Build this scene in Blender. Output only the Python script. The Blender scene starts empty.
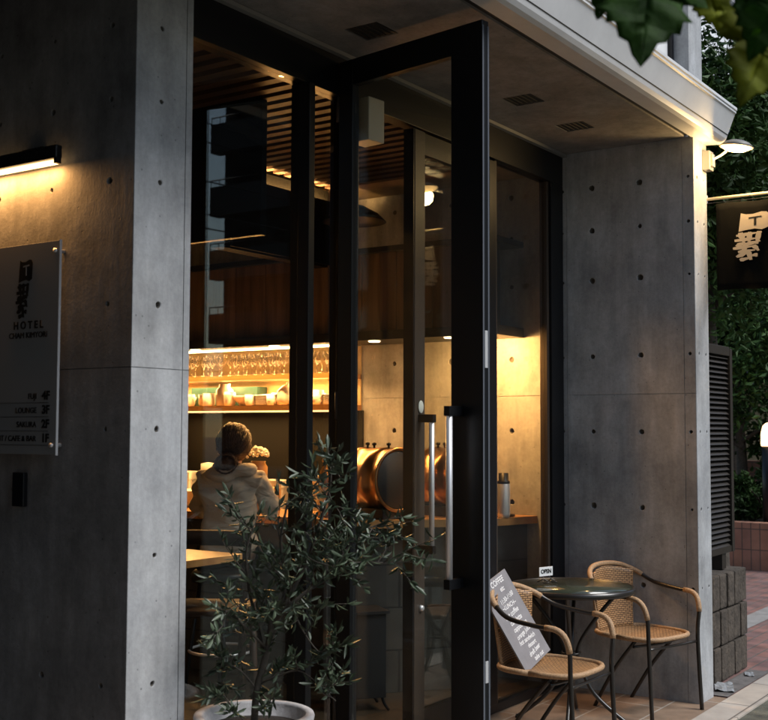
import bpy, bmesh, math, random
from mathutils import Vector, Matrix, Euler, noise
random.seed(7)
R = math.radians
S = bpy.context.scene
C = S.collection

# ------------------------------------------------------------------ camera
F = 1150.0; AZ = R(34.3); PT = math.atan(70/1150.0); ROLL = 0.0035
cd = bpy.data.cameras.new('camera'); cam = bpy.data.objects.new('camera', cd); C.objects.link(cam)
S.camera = cam
cam.location = (0, 0, 1.55)
fw = Vector((math.cos(AZ)*math.cos(PT), math.sin(AZ)*math.cos(PT), math.sin(PT)))
rt = Vector((math.sin(AZ), -math.cos(AZ), 0)); up = rt.cross(fw)
r2 = rt*math.cos(ROLL) + up*math.sin(ROLL); u2 = -rt*math.sin(ROLL) + up*math.cos(ROLL)
cam.rotation_euler = Matrix((r2, u2, -fw)).transposed().to_euler()
cd.sensor_width = 36.0; cd.sensor_fit = 'HORIZONTAL'; cd.lens = 36.0*F/768.0
cd.clip_start = 0.05; cd.clip_end = 500
cd.dof.use_dof = True; cd.dof.focus_distance = 6.2; cd.dof.aperture_fstop = 5.6

# ------------------------------------------------------------------ sky, sun, exposure
SUN_EL, SUN_AZ = 50.0, -74.0          # azimuth of the sun's direction, degrees from +X
w = bpy.data.worlds.new('World'); S.world = w; w.use_nodes = True
nt = w.node_tree
sky = nt.nodes.new('ShaderNodeTexSky'); sky.sky_type = 'NISHITA'; sky.sun_disc = False
sky.sun_elevation = R(SUN_EL); sky.sun_rotation = R(90 - SUN_AZ)
sky.air_density = 1.3; sky.dust_density = 1.0; sky.ozone_density = 1.6
nt.links.new(sky.outputs[0], nt.nodes['Background'].inputs[0]); nt.nodes['Background'].inputs[1].default_value = 0.09
sl = bpy.data.lights.new('sun', 'SUN'); so = bpy.data.objects.new('sun', sl); C.objects.link(so)
sl.energy = 2.4; sl.angle = R(28); sl.color = (1.0, 0.985, 0.96)
sd = Vector((math.cos(R(SUN_AZ))*math.cos(R(SUN_EL)), math.sin(R(SUN_AZ))*math.cos(R(SUN_EL)), math.sin(R(SUN_EL))))
so.rotation_euler = sd.to_track_quat('Z', 'Y').to_euler()
S.view_settings.view_transform = 'Standard'; S.view_settings.look = 'None'
S.view_settings.exposure = 0.55; S.view_settings.gamma = 1.0
S.view_settings.use_curve_mapping = False
S.cycles.max_bounces = 10; S.cycles.transparent_max_bounces = 24

# ------------------------------------------------------------------ materials
MATS = {}
def mat(name, col, rough=0.6, var=0.0, vs=6.0, bump=0.0, bs=60.0, metal=0.0, emit=None, es=0.0, spec=0.5, trans=0.0, col2=None, coat=0.0):
    if name in MATS: return MATS[name]
    m = bpy.data.materials.new(name); m.use_nodes = True; n = m.node_tree; b = n.nodes['Principled BSDF']
    b.inputs['Base Color'].default_value = (*col, 1); b.inputs['Roughness'].default_value = rough
    b.inputs['Metallic'].default_value = metal; b.inputs['Specular IOR Level'].default_value = spec
    b.inputs['Coat Weight'].default_value = coat
    if trans: b.inputs['Transmission Weight'].default_value = trans
    if emit: b.inputs['Emission Color'].default_value = (*emit, 1); b.inputs['Emission Strength'].default_value = es
    tc = n.nodes.new('ShaderNodeTexCoord')
    if var or col2:
        t = n.nodes.new('ShaderNodeTexNoise'); t.inputs['Scale'].default_value = vs; t.inputs['Detail'].default_value = 8
        t.inputs['Roughness'].default_value = 0.62
        n.links.new(tc.outputs['Object'], t.inputs['Vector'])
        r = n.nodes.new('ShaderNodeValToRGB'); r.color_ramp.elements[0].position = 0.32; r.color_ramp.elements[1].position = 0.68
        c2 = col2 or tuple(min(1, c*(1+var)) for c in col)
        r.color_ramp.elements[0].color = (*[c*(1-var) for c in col], 1); r.color_ramp.elements[1].color = (*c2, 1)
        n.links.new(t.outputs[0], r.inputs[0]); n.links.new(r.outputs[0], b.inputs['Base Color'])
    if bump:
        t2 = n.nodes.new('ShaderNodeTexNoise'); t2.inputs['Scale'].default_value = bs; t2.inputs['Detail'].default_value = 6
        n.links.new(tc.outputs['Object'], t2.inputs['Vector'])
        bp = n.nodes.new('ShaderNodeBump'); bp.inputs['Strength'].default_value = bump; bp.inputs['Distance'].default_value = 0.01
        n.links.new(t2.outputs[0], bp.inputs['Height']); n.links.new(bp.outputs[0], b.inputs['Normal'])
    MATS[name] = m
    return m

def concrete(name, base, blot=0.25, warm=0.0):
    m = bpy.data.materials.new(name); m.use_nodes = True; n = m.node_tree; L = n.links; b = n.nodes['Principled BSDF']
    b.inputs['Roughness'].default_value = 0.72; b.inputs['Specular IOR Level'].default_value = 0.35
    tc = n.nodes.new('ShaderNodeTexCoord')
    def noi(s, d, r=0.6, sc=None):
        t = n.nodes.new('ShaderNodeTexNoise'); t.inputs['Scale'].default_value = s; t.inputs['Detail'].default_value = d; t.inputs['Roughness'].default_value = r
        if sc:
            mp = n.nodes.new('ShaderNodeMapping'); mp.inputs['Scale'].default_value = sc; L.new(tc.outputs['Object'], mp.inputs[0]); L.new(mp.outputs[0], t.inputs['Vector'])
        else: L.new(tc.outputs['Object'], t.inputs['Vector'])
        return t
    a = noi(2.1, 10, 0.70); c = noi(9, 8, 0.7, (1, 1, .35)); d = noi(55, 5, 0.6); st = noi(14, 5, .55, (1, 1, .06))
    def mr(node, lo, hi, f0=0.3, f1=0.7):
        x = n.nodes.new('ShaderNodeMapRange'); x.inputs[1].default_value = f0; x.inputs[2].default_value = f1; x.inputs[3].default_value = lo; x.inputs[4].default_value = hi
        L.new(node.outputs[0], x.inputs[0]); return x
    def mul(p, q):
        x = n.nodes.new('ShaderNodeMath'); x.operation = 'MULTIPLY'; L.new(p.outputs[0], x.inputs[0]); L.new(q.outputs[0], x.inputs[1]); return x
    v = mul(mul(mr(a, 1-blot, 1+blot), mr(c, 1-blot*.55, 1+blot*.55)), mul(mr(d, .92, 1.08), mr(st, .86, 1.10)))
    # pinholes
    vo = n.nodes.new('ShaderNodeTexVoronoi'); vo.inputs['Scale'].default_value = 17; L.new(tc.outputs['Object'], vo.inputs['Vector'])
    ph = n.nodes.new('ShaderNodeMapRange'); ph.inputs[1].default_value = 0.04; ph.inputs[2].default_value = 0.085; ph.inputs[3].default_value = 0.55; ph.inputs[4].default_value = 1.0
    L.new(vo.outputs['Distance'], ph.inputs[0])
    v = mul(v, ph)
    mx = n.nodes.new('ShaderNodeMix'); mx.data_type = 'RGBA'; mx.blend_type = 'MULTIPLY'; mx.inputs[0].default_value = 1
    hue = n.nodes.new('ShaderNodeValToRGB'); hue.color_ramp.elements[0].color = (base*(1.0+warm), base, base*(.99-warm), 1); hue.color_ramp.elements[1].color = (base*.94, base*.99, base*1.07, 1)
    hn = noi(2.6, 4); L.new(hn.outputs[0], hue.inputs[0]); L.new(hue.outputs[0], mx.inputs[6]); L.new(v.outputs[0], mx.inputs[7])
    L.new(mx.outputs[2], b.inputs['Base Color'])
    bp = n.nodes.new('ShaderNodeBump'); bp.inputs['Strength'].default_value = 0.35; bp.inputs['Distance'].default_value = 0.006
    L.new(v.outputs[0], bp.inputs['Height']); L.new(bp.outputs[0], b.inputs['Normal'])
    return m

def glass_mat(name, f0=0.06, tint=(.93, .96, .94)):
    m = bpy.data.materials.new(name); m.use_nodes = True; n = m.node_tree; L = n.links
    n.nodes.remove(n.nodes['Principled BSDF']); out = n.nodes['Material Output']
    g = n.nodes.new('ShaderNodeNewGeometry')
    d = n.nodes.new('ShaderNodeVectorMath'); d.operation = 'DOT_PRODUCT'; L.new(g.outputs['Incoming'], d.inputs[0]); L.new(g.outputs['Normal'], d.inputs[1])
    ab = n.nodes.new('ShaderNodeMath'); ab.operation = 'ABSOLUTE'; L.new(d.outputs['Value'], ab.inputs[0])
    om = n.nodes.new('ShaderNodeMath'); om.operation = 'SUBTRACT'; om.inputs[0].default_value = 1; L.new(ab.outputs[0], om.inputs[1])
    pw = n.nodes.new('ShaderNodeMath'); pw.operation = 'POWER'; pw.inputs[1].default_value = 5; L.new(om.outputs[0], pw.inputs[0])
    ma = n.nodes.new('ShaderNodeMath'); ma.operation = 'MULTIPLY_ADD'; ma.inputs[1].default_value = 1-f0; ma.inputs[2].default_value = f0; L.new(pw.outputs[0], ma.inputs[0])
    t = n.nodes.new('ShaderNodeBsdfTransparent'); t.inputs[0].default_value = (*tint, 1)
    gl = n.nodes.new('ShaderNodeBsdfGlossy'); gl.inputs['Roughness'].default_value = 0.0
    mx = n.nodes.new('ShaderNodeMixShader'); L.new(ma.outputs[0], mx.inputs[0]); L.new(t.outputs[0], mx.inputs[1]); L.new(gl.outputs[0], mx.inputs[2])
    L.new(mx.outputs[0], out.inputs[0]); MATS[name] = m
    return m

def brick_mat(name, c1, c2, cm, w_, h_, mortar, rough=.8, plane='XY', offset=.5, var=.25):
    m = bpy.data.materials.new(name); m.use_nodes = True; n = m.node_tree; L = n.links; b = n.nodes['Principled BSDF']
    b.inputs['Roughness'].default_value = rough
    tc = n.nodes.new('ShaderNodeTexCoord'); sp = n.nodes.new('ShaderNodeSeparateXYZ'); cb = n.nodes.new('ShaderNodeCombineXYZ')
    L.new(tc.outputs['Object'], sp.inputs[0]); L.new(sp.outputs[plane[0]], cb.inputs[0]); L.new(sp.outputs[plane[1]], cb.inputs[1])
    t = n.nodes.new('ShaderNodeTexBrick'); t.offset = offset; t.inputs['Scale'].default_value = 1; t.inputs['Brick Width'].default_value = w_; t.inputs['Row Height'].default_value = h_
    t.inputs['Mortar Size'].default_value = mortar; t.inputs['Mortar Smooth'].default_value = .2
    t.inputs['Color1'].default_value = (*c1, 1); t.inputs['Color2'].default_value = (*c2, 1); t.inputs['Mortar'].default_value = (*cm, 1)
    L.new(cb.outputs[0], t.inputs['Vector'])
    no = n.nodes.new('ShaderNodeTexNoise'); no.inputs['Scale'].default_value = 5; no.inputs['Detail'].default_value = 8; L.new(tc.outputs['Object'], no.inputs['Vector'])
    mr = n.nodes.new('ShaderNodeMapRange'); mr.inputs[1].default_value = .3; mr.inputs[2].default_value = .7; mr.inputs[3].default_value = 1-var; mr.inputs[4].default_value = 1+var; L.new(no.outputs[0], mr.inputs[0])
    mx = n.nodes.new('ShaderNodeMix'); mx.data_type = 'RGBA'; mx.blend_type = 'MULTIPLY'; mx.inputs[0].default_value = 1; L.new(t.outputs[0], mx.inputs[6]); L.new(mr.outputs[0], mx.inputs[7])
    L.new(mx.outputs[2], b.inputs['Base Color'])
    bp = n.nodes.new('ShaderNodeBump'); bp.inputs['Strength'].default_value = .5; bp.inputs['Distance'].default_value = .004; bp.invert = True; L.new(t.outputs['Fac'], bp.inputs['Height']); L.new(bp.outputs[0], b.inputs['Normal'])
    return m

def weave_mat(name, col, dark):
    m = bpy.data.materials.new(name); m.use_nodes = True; n = m.node_tree; L = n.links; b = n.nodes['Principled BSDF']; b.inputs['Roughness'].default_value = .5
    tc = n.nodes.new('ShaderNodeTexCoord')
    bt = n.nodes.new('ShaderNodeTexBrick'); bt.offset = .5; bt.inputs['Scale'].default_value = 1; bt.inputs['Brick Width'].default_value = .028; bt.inputs['Row Height'].default_value = .011; bt.inputs['Mortar Size'].default_value = .0022
    bt.inputs['Color1'].default_value = (*col, 1); bt.inputs['Color2'].default_value = (*[c*.72 for c in col], 1); bt.inputs['Mortar'].default_value = (*dark, 1)
    L.new(tc.outputs['UV'], bt.inputs['Vector'])
    L.new(bt.outputs[0], b.inputs['Base Color'])
    bp = n.nodes.new('ShaderNodeBump'); bp.inputs['Strength'].default_value = .8; bp.inputs['Distance'].default_value = .003; bp.invert = True
    L.new(bt.outputs['Fac'], bp.inputs['Height']); L.new(bp.outputs[0], b.inputs['Normal'])
    return m

def wood_mat(name, c1, c2, axis='Z', scale=14, rough=.5, plank=None):
    m = bpy.data.materials.new(name); m.use_nodes = True; n = m.node_tree; L = n.links; b = n.nodes['Principled BSDF']; b.inputs['Roughness'].default_value = rough
    tc = n.nodes.new('ShaderNodeTexCoord'); mp = n.nodes.new('ShaderNodeMapping'); sc = [1, 1, 1]; sc['XYZ'.index(axis)] = .08; mp.inputs['Scale'].default_value = sc
    L.new(tc.outputs['Object'], mp.inputs[0]); t = n.nodes.new('ShaderNodeTexNoise'); t.inputs['Scale'].default_value = scale; t.inputs['Detail'].default_value = 6; L.new(mp.outputs[0], t.inputs['Vector'])
    r = n.nodes.new('ShaderNodeValToRGB'); r.color_ramp.elements[0].position = .35; r.color_ramp.elements[1].position = .65; r.color_ramp.elements[0].color = (*c1, 1); r.color_ramp.elements[1].color = (*c2, 1)
    L.new(t.outputs[0], r.inputs[0]); L.new(r.outputs[0], b.inputs['Base Color'])
    return m

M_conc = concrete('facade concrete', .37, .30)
M_conc_shade = concrete('shaded side concrete', .17, .42, .02)  # facade concrete darkened, the side's shade is put into its colour
M_conc_rec = concrete('recess wall concrete', .40, .36, .02)
M_soff_glow = concrete('soffit concrete with lamp glow', .20, .3, .16)  # warm lamp glow under the canopy is mixed into this colour
M_black = mat('black powder coated aluminium', (.006, .0065, .008), .36, spec=.35)
M_frame = mat('bronze black frame', (.050, .038, .030), .42, spec=.4)
M_glass = glass_mat('window glass', .076, (.90, .92, .91))
M_chrome = mat('brushed stainless', (.78, .78, .80), .42, metal=.6)
M_fascia = mat('pale metal fascia', (.68, .68, .685), .35, var=.10, vs=3, bump=.03, bs=8, spec=.6)
M_tube = mat('dark painted steel tube', (.018, .015, .013), .3, spec=.6)
M_rattan = weave_mat('woven rattan', (.52, .29, .13), (.09, .045, .02))
M_rim = mat('rattan binding', (.42, .26, .14), .5, var=.3, vs=120, bump=.5, bs=250)
M_slate = mat('terrace table glass', (.035, .042, .03), .12, var=.3, vs=5, spec=.7)
M_wood = wood_mat('counter wood', (.36, .17, .055), (.50, .26, .09), 'Y', 10, .35)
M_woodp = wood_mat('cabinet planks', (.085, .052, .03), (.19, .125, .075), 'Z', 16, .5)
M_slat = wood_mat('ceiling slat wood', (.055, .032, .022), (.09, .052, .036), 'Y', 20, .55)
M_dark = mat('dark painted board', (.02, .018, .017), .6)
M_cream = mat('glazed cream ceramic', (.82, .80, .74), .35)
M_warm = mat('interior plaster', (.34, .27, .18), .8, var=.2)
M_leaf = mat('olive leaf', (.026, .05, .026), .42, var=.5, vs=11, col2=(.10, .135, .08))
M_bark = mat('grey bark', (.055, .046, .036), .8, var=.4, vs=30, bump=.4)
M_tree = mat('evergreen leaf', (.010, .034, .007), .6, spec=.22, var=.6, vs=1.4, col2=(.045, .105, .020))

# ------------------------------------------------------------------ mesh helpers
def new_obj(name, bm, m=None, parent=None, smooth=False):
    me = bpy.data.meshes.new(name); bmesh.ops.recalc_face_normals(bm, faces=bm.faces); bm.to_mesh(me); bm.free()
    o = bpy.data.objects.new(name, me); C.objects.link(o)
    if m:
        for q in (m if isinstance(m, (list, tuple)) else [m]): me.materials.append(q)
    if smooth:
        for p in me.polygons: p.use_smooth = True
    if parent: o.parent = parent
    return o
def tag(o, label=None, cat=None, group=None, kind=None):
    if label: o['label'] = label
    if cat: o['category'] = cat
    if group: o['group'] = group
    if kind: o['kind'] = kind
    return o
def thing(name, loc, label, cat, group=None, rz=0):
    o = bpy.data.objects.new(name, None); C.objects.link(o); o.location = loc; o.rotation_euler = (0, 0, rz); o.empty_display_size = .1
    return tag(o, label, cat, group)
def box(bm, x0, x1, y0, y1, z0, z1, bev=0.0, mi=0):
    g = bmesh.ops.create_cube(bm, size=1, matrix=Matrix.Translation(((x0+x1)/2, (y0+y1)/2, (z0+z1)/2)) @ Matrix.Diagonal((abs(x1-x0), abs(y1-y0), abs(z1-z0), 1)))
    fs = set(f for v in g['verts'] for f in v.link_faces)
    if bev:
        r = bmesh.ops.bevel(bm, geom=list(set(e for v in g['verts'] for e in v.link_edges)), offset=bev, segments=2, affect='EDGES', profile=.6)
        fs = set(r['faces']) | set(f for f in fs if f.is_valid)
    for f in fs: f.material_index = mi
    return bm
def B(*a, **k): return box(bmesh.new(), *a, **k)
def lathe(bm, prof, n=24, c=(0, 0, 0), cap=True, mi=0, M=None):
    rings = []
    for r, z in prof:
        ring = []
        for i in range(n):
            a = 2*math.pi*i/n; v = Vector((r*math.cos(a), r*math.sin(a), z))
            if M: v = M @ v
            ring.append(bm.verts.new(v + Vector(c)))
        rings.append(ring)
    for a, b in zip(rings, rings[1:]):
        for i in range(n):
            f = bm.faces.new((a[i], a[(i+1) % n], b[(i+1) % n], b[i])); f.smooth = True; f.material_index = mi
    if cap:
        for ring in (rings[0][::-1], rings[-1]):
            f = bm.faces.new(ring); f.material_index = mi
    return bm
def smooth_path(pts, sub=6):
    P = [Vector(p) for p in pts]
    if len(P) < 3: return P
    out = []
    for i in range(len(P)-1):
        p0 = P[max(i-1, 0)]; p1 = P[i]; p2 = P[i+1]; p3 = P[min(i+2, len(P)-1)]
        for k in range(sub):
            t = k/sub
            out.append(.5*((2*p1) + (-p0+p2)*t + (2*p0-5*p1+4*p2-p3)*t*t + (-p0+3*p1-3*p2+p3)*t**3))
    out.append(P[-1]); return out
def tube(bm, pts, r, n=8, sub=6, taper=None, mi=0):
    P = smooth_path(pts, sub) if sub > 1 else [Vector(p) for p in pts]
    rings = []; N = len(P); nrm = None
    for i, p in enumerate(P):
        t = (P[min(i+1, N-1)] - P[max(i-1, 0)])
        if t.length < 1e-9: t = Vector((0, 0, 1))
        t.normalize()
        if nrm is None: nrm = t.orthogonal().normalized()
        else:
            nrm = (nrm - t*nrm.dot(t))
            nrm = nrm.normalized() if nrm.length > 1e-6 else t.orthogonal().normalized()
        b = t.cross(nrm); rr = r if taper is None else r + (taper-r)*i/(N-1)
        rings.append([bm.verts.new(p + (nrm*math.cos(2*math.pi*k/n) + b*math.sin(2*math.pi*k/n))*rr) for k in range(n)])
    for a, b in zip(rings, rings[1:]):
        for k in range(n):
            f = bm.faces.new((a[k], a[(k+1) % n], b[(k+1) % n], b[k])); f.smooth = True; f.material_index = mi
    for ring in (rings[0][::-1], rings[-1]):
        f = bm.faces.new(ring); f.material_index = mi
    return bm
def T(*a, **k): return tube(bmesh.new(), *a, **k)
def prism(bm, prof, x0, x1, axis='X', mi=0):
    def mk(a, p): return Vector((a, p[0], p[1])) if axis == 'X' else (Vector((p[0], a, p[1])) if axis == 'Y' else Vector((p[0], p[1], a)))
    A = [bm.verts.new(mk(x0, p)) for p in prof]; Bv = [bm.verts.new(mk(x1, p)) for p in prof]; n = len(prof)
    for i in range(n):
        f = bm.faces.new((A[i], A[(i+1) % n], Bv[(i+1) % n], Bv[i])); f.material_index = mi
    bm.faces.new(A[::-1]).material_index = mi; bm.faces.new(Bv).material_index = mi
    return bm
def evaluated(o):
    dg = bpy.context.evaluated_depsgraph_get(); dg.update()
    me = bpy.data.meshes.new_from_object(o.evaluated_get(dg)); return me
def cut(o, bmc):
    me = bpy.data.meshes.new('c'); bmesh.ops.recalc_face_normals(bmc, faces=bmc.faces); bmc.to_mesh(me); bmc.free()
    c = bpy.data.objects.new('c', me); C.objects.link(c)
    md = o.modifiers.new('b', 'BOOLEAN'); md.object = c; md.operation = 'DIFFERENCE'; md.solver = 'EXACT'; md.use_self = True
    bpy.context.view_layer.update()
    m2 = evaluated(o); o.modifiers.clear(); m2.name = o.data.name; o.data = m2
    bpy.data.objects.remove(c)
    return o
def hole(bm, p, nrm, r=.0125, d=.018):
    q = Vector(nrm).to_track_quat('Z', 'Y').to_matrix().to_4x4()
    n0 = len(bm.verts); k1 = random.uniform(.8, 1.2)
    lathe(bm, [(r*.58*k1, -d), (r*.8*k1, -.004), (r*1.15*k1, .003)], 14, c=p, M=q)
    bm.verts.ensure_lookup_table()
    for v in bm.verts[n0:]:
        o_ = v.co - Vector(p); ax_ = Vector(nrm); rad_ = o_ - ax_*o_.dot(ax_); v.co += rad_*noise.noise(Vector((v.co.x*70, v.co.y*70, v.co.z*70)))*.28
def text(name, s, size, loc, rot, m, parent=None, ext=.0012, align='CENTER', shear=0, bold=0):
    cu = bpy.data.curves.new(name, 'FONT'); cu.body = s; cu.size = size; cu.align_x = align; cu.align_y = 'CENTER'; cu.extrude = ext; cu.shear = shear; cu.offset = bold
    o = bpy.data.objects.new(name, cu); C.objects.link(o); bpy.context.view_layer.update()
    me = evaluated(o); bpy.data.objects.remove(o)
    o = bpy.data.objects.new(name, me); C.objects.link(o); me.materials.clear(); me.materials.append(m)
    o.location = loc; o.rotation_euler = rot
    if parent: o.parent = parent
    return o
ROT_MX = Matrix(((0, 0, -1), (-1, 0, 0), (0, 1, 0))).to_euler()      # writing on a face that looks to -X
ROT_MY = Euler((R(90), 0, 0))                                          # writing on a face that looks to -Y
def copy_tree(o, parent=None):
    c = o.copy(); C.objects.link(c)
    if parent: c.parent = parent
    for ch in list(o.children): copy_tree(ch, c)
    return c

# ------------------------------------------------------------------ ground
def sheet(name, x0, x1, y0, y1, z, m):
    bm = bmesh.new(); vs = [bm.verts.new(p) for p in ((x0, y0, z), (x1, y0, z), (x1, y1, z), (x0, y1, z))]; bm.faces.new(vs)
    return tag(new_obj(name, bm, m), kind='structure')
M_road = mat('worn mossy asphalt', (.05, .05, .042), .9, var=.5, vs=7, bump=.7, bs=120, col2=(.13, .13, .10))
M_far = mat('far ground', (.07, .07, .065), .9, var=.2)
sheet('ground', -150, 250, -150, 150, -.03, M_far)
sheet('road', -20, 60, -14, 1.975, -.006, M_road)
M_terr = brick_mat('terrace tiles', (.27, .19, .13), (.20, .135, .095), (.36, .31, .26), .6, .3, .006, .55, offset=.5, var=.4)
tag(new_obj('terrace_floor', B(1.5, 6.745, 2.17, 3.13, -.04, .0), M_terr), kind='structure')
M_kerb = brick_mat('kerb stone', (.42, .36, .30), (.38, .34, .30), (.15, .13, .11), .6, 2.0, .006, .75, var=.18)
tag(new_obj('kerb', B(-6, 30, 1.975, 2.168, -.05, .006, bev=.003), M_kerb), kind='structure')
M_pav = brick_mat('brick pavers', (.22, .105, .085), (.15, .09, .085), (.10, .09, .08), .21, .105, .006, .8, var=.35)
tag(new_obj('pavement', B(6.747, 30, 2.17, 9.0, -.05, .003), M_pav), kind='structure')
M_band = mat('grey paving band', (.26, .25, .24), .8, var=.2, vs=8)
sheet('pavement_band', 7.7, 30, 2.78, 2.98, .0075, M_band)
sheet('threshold_patch', 6.748, 7.6, 2.172, 2.30, .0075, mat('dark worn edge', (.12, .11, .105), .8, var=.35, vs=14))

# ------------------------------------------------------------------ building shell
bld = thing('concrete_building', (4.8, 4.0, 0), 'bare board-marked concrete building with a recessed glazed entrance under a pale metal canopy', 'building')
def bpart(name, bm, m, parent=bld, **k):
    o = new_obj(name, bm, m, None, **k); o.parent = parent
    if parent is bld: o.matrix_parent_inverse = Matrix.Translation((-4.8, -4.0, 0))
    return o
# wall A (side) + its end face
wallA = new_obj('side_wall', B(2.845, 3.135, 3.02, 8.0, -.05, 3.285, bev=.004), M_conc_shade)
cb = bmesh.new()
for z in (.645, 1.098, 1.55, 2.0, 2.45, 2.75, 3.025):
    hole(cb, (2.973, 3.02, z), (0, -1, 0))
    for y in (3.148, 3.465, 3.78, 4.25, 4.7):
        if z == 1.098 or (z in (1.55,) and y < 3.3 and False): continue
        hole(cb, (2.845, y, z), (-1, 0, 0))
box(cb, 2.83, 3.2, 3.0, 3.024, 1.768, 1.7712)
box(cb, 2.83, 2.8485, 3.024, 8.1, 1.768, 1.7712)
box(cb, 3.098, 3.1015, 3.0, 3.025, -.1, 3.3)
cut(wallA, cb)
def reparent(o, p=bld, off=(-4.8, -4.0, 0)):
    o.parent = p; o.matrix_parent_inverse = Matrix.Translation(off); return o
M_hole_shade = mat('tie hole shade tone', (.10, .09, .078), .9, var=.3, vs=60)  # shade in the depth of the tie holes, painted as a dark tone
# lit end face keeps concrete without the painted shade: second slot for faces that look to -Y
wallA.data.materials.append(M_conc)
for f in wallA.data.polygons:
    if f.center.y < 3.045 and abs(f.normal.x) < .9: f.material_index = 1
wallA.data.materials.append(M_hole_shade)
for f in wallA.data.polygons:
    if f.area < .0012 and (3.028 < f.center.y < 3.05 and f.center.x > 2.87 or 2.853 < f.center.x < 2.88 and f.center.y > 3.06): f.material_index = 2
reparent(wallA)
wallR = new_obj('recess_wall', B(6.5, 6.73, 2.25, 7.2, -.05, 3.275, bev=.004), M_conc_rec)
cb = bmesh.new()
for z in (.645, 1.098, 1.545, 2.0, 2.465, 2.775, 3.04):
    for y in (2.585, 2.893, 3.45, 3.9, 4.35): 
        if z < .7 and y < 2.7: pass
        hole(cb, (6.5, y, z), (-1, 0, 0), .019)
    for y in (2.285, 3.09): hole(cb, (6.5, y, z), (-1, 0, 0), .011)
    for x in (6.56, 6.675): hole(cb, (x, 2.25, z), (0, -1, 0), .0105)
box(cb, 6.49, 6.5035, 2.2, 7.3, 1.766, 1.7695)
box(cb, 6.49, 6.5035, 2.318, 2.3215, -.1, 3.3); box(cb, 6.49, 6.5035, 3.06, 3.064, -.1, 3.3)
cut(wallR, cb)
wallR.data.materials.append(M_conc)
for f in wallR.data.polygons:
    if f.center.y < 2.275 and abs(f.normal.x) < .9: f.material_index = 1
wallR.data.materials.append(M_hole_shade)
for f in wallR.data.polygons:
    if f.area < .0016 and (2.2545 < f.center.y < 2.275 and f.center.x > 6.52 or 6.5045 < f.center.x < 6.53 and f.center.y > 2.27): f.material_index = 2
reparent(wallR)
bpart('back_wall', B(-1.2, 6.73, 8.0, 8.2, -.05, 3.285), M_dark)  # stretch beyond the side wall is added to darken the passage
bpart('roof_slab', B(-3.2, 6.728, 2.36, 8.2, 3.29, 3.6), M_soff_glow)  # roof, soffit and fascia run on left, added to shade the side wall
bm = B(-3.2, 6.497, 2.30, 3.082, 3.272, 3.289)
sof = new_obj('soffit', bm, M_soff_glow)
cb = bmesh.new()
sq = [(4.0, 2.80), (5.29, 2.735), (5.92, 2.735)]
for x, y in sq: box(cb, x-.085, x+.085, y-.085, y+.085, 3.26, 3.285)
cut(sof, cb); reparent(sof)
for x, y in sq:
    bm = bmesh.new(); box(bm, x-.083, x+.083, y-.083, y+.083, 3.277, 3.2795)
    for k in range(6): box(bm, x-.08, x+.08, y-.078+k*.028, y-.066+k*.028, 3.273, 3.2775)
    bpart('soffit_vent', bm, M_dark)
bpart('soffit_joint', B(-3.2, 6.497, 2.262, 2.299, 3.283, 3.289), M_dark)
# fascia
prof = [(2.26, 3.268), (2.165, 3.262), (2.145, 3.272), (2.132, 3.29), (2.078, 3.43), (2.070, 3.436), (2.070, 3.447), (2.064, 3.452), (2.064, 3.468), (2.26, 3.478)]
bm = bmesh.new(); prism(bm, prof, -3.2, 6.742)
o = bpart('canopy_fascia', bm, M_fascia)
bm = bmesh.new(); prism(bm, [(2.1225, 3.311), (2.1205, 3.3155), (2.1222, 3.3165), (2.1245, 3.3115)], -3.2, 6.7425)
bpart('fascia_seam', bm, M_dark)
bm = bmesh.new()
lathe(bm, [(.009, 0), (.009, .002)], 12, c=(6.742, 2.12, 3.335), M=Matrix.Rotation(R(90), 4, 'Y'))
bpart('screw_cap', bm, mat('blue grey plastic', (.12, .2, .35), .4))
# storey above the canopy
bpart('upper_pillar', B(6.5, 6.73, 2.27, 3.2, 3.479, 5.6, bev=.004), M_conc)
bpart('upper_floor_wall', B(-3.2, 6.728, 3.2, 8.2, 3.601, 6.2), M_soff_glow)
uf = bpart('upper_window_frame', box(box(B(6.465, 6.498, 2.36, 2.42, 3.482, 5.6), 4.9, 4.94, 2.36, 2.42, 3.482, 5.6), -3.2, 6.46, 2.36, 2.42, 3.482, 3.51), M_black)
M_pale = mat('pale window screen', (.72, .73, .74), .5, var=.04)
bpart('upper_window_screen', B(-3.2, 6.464, 2.385, 2.40, 3.512, 5.6), M_pale)
# interior ceiling
bpart('interior_ceiling', B(3.137, 6.498, 3.2, 7.98, 3.2, 3.25), M_dark)
bm = bmesh.new()
x = 3.2
while x < 6.0:
    box(bm, x, x+.055, 3.2, 4.52, 3.13, 3.185); x += .105
bpart('ceiling_slats', bm, M_slat)
bpart('cove_ceiling', B(6.02, 6.498, 3.22, 7.2, 3.16, 3.199), M_warm)
bpart('bulkhead', box(B(5.0, 6.02, 4.56, 4.66, 2.62, 3.128), 5.0, 6.02, 4.49, 4.5, 2.62, 3.04), mat('matt black bulkhead', (.004, .004, .004), .9, spec=.1))
tag(new_obj('interior_floor', B(3.137, 6.498, 3.135, 7.9, -.04, .004), brick_mat('dark interior floor tiles', (.06, .038, .02), (.045, .03, .018), (.02, .016, .012), .45, .45, .005, .4)), kind='structure')
bpart('inner_back_wall', B(3.137, 6.498, 7.2, 7.3, 0.005, 3.2), M_dark)

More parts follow.
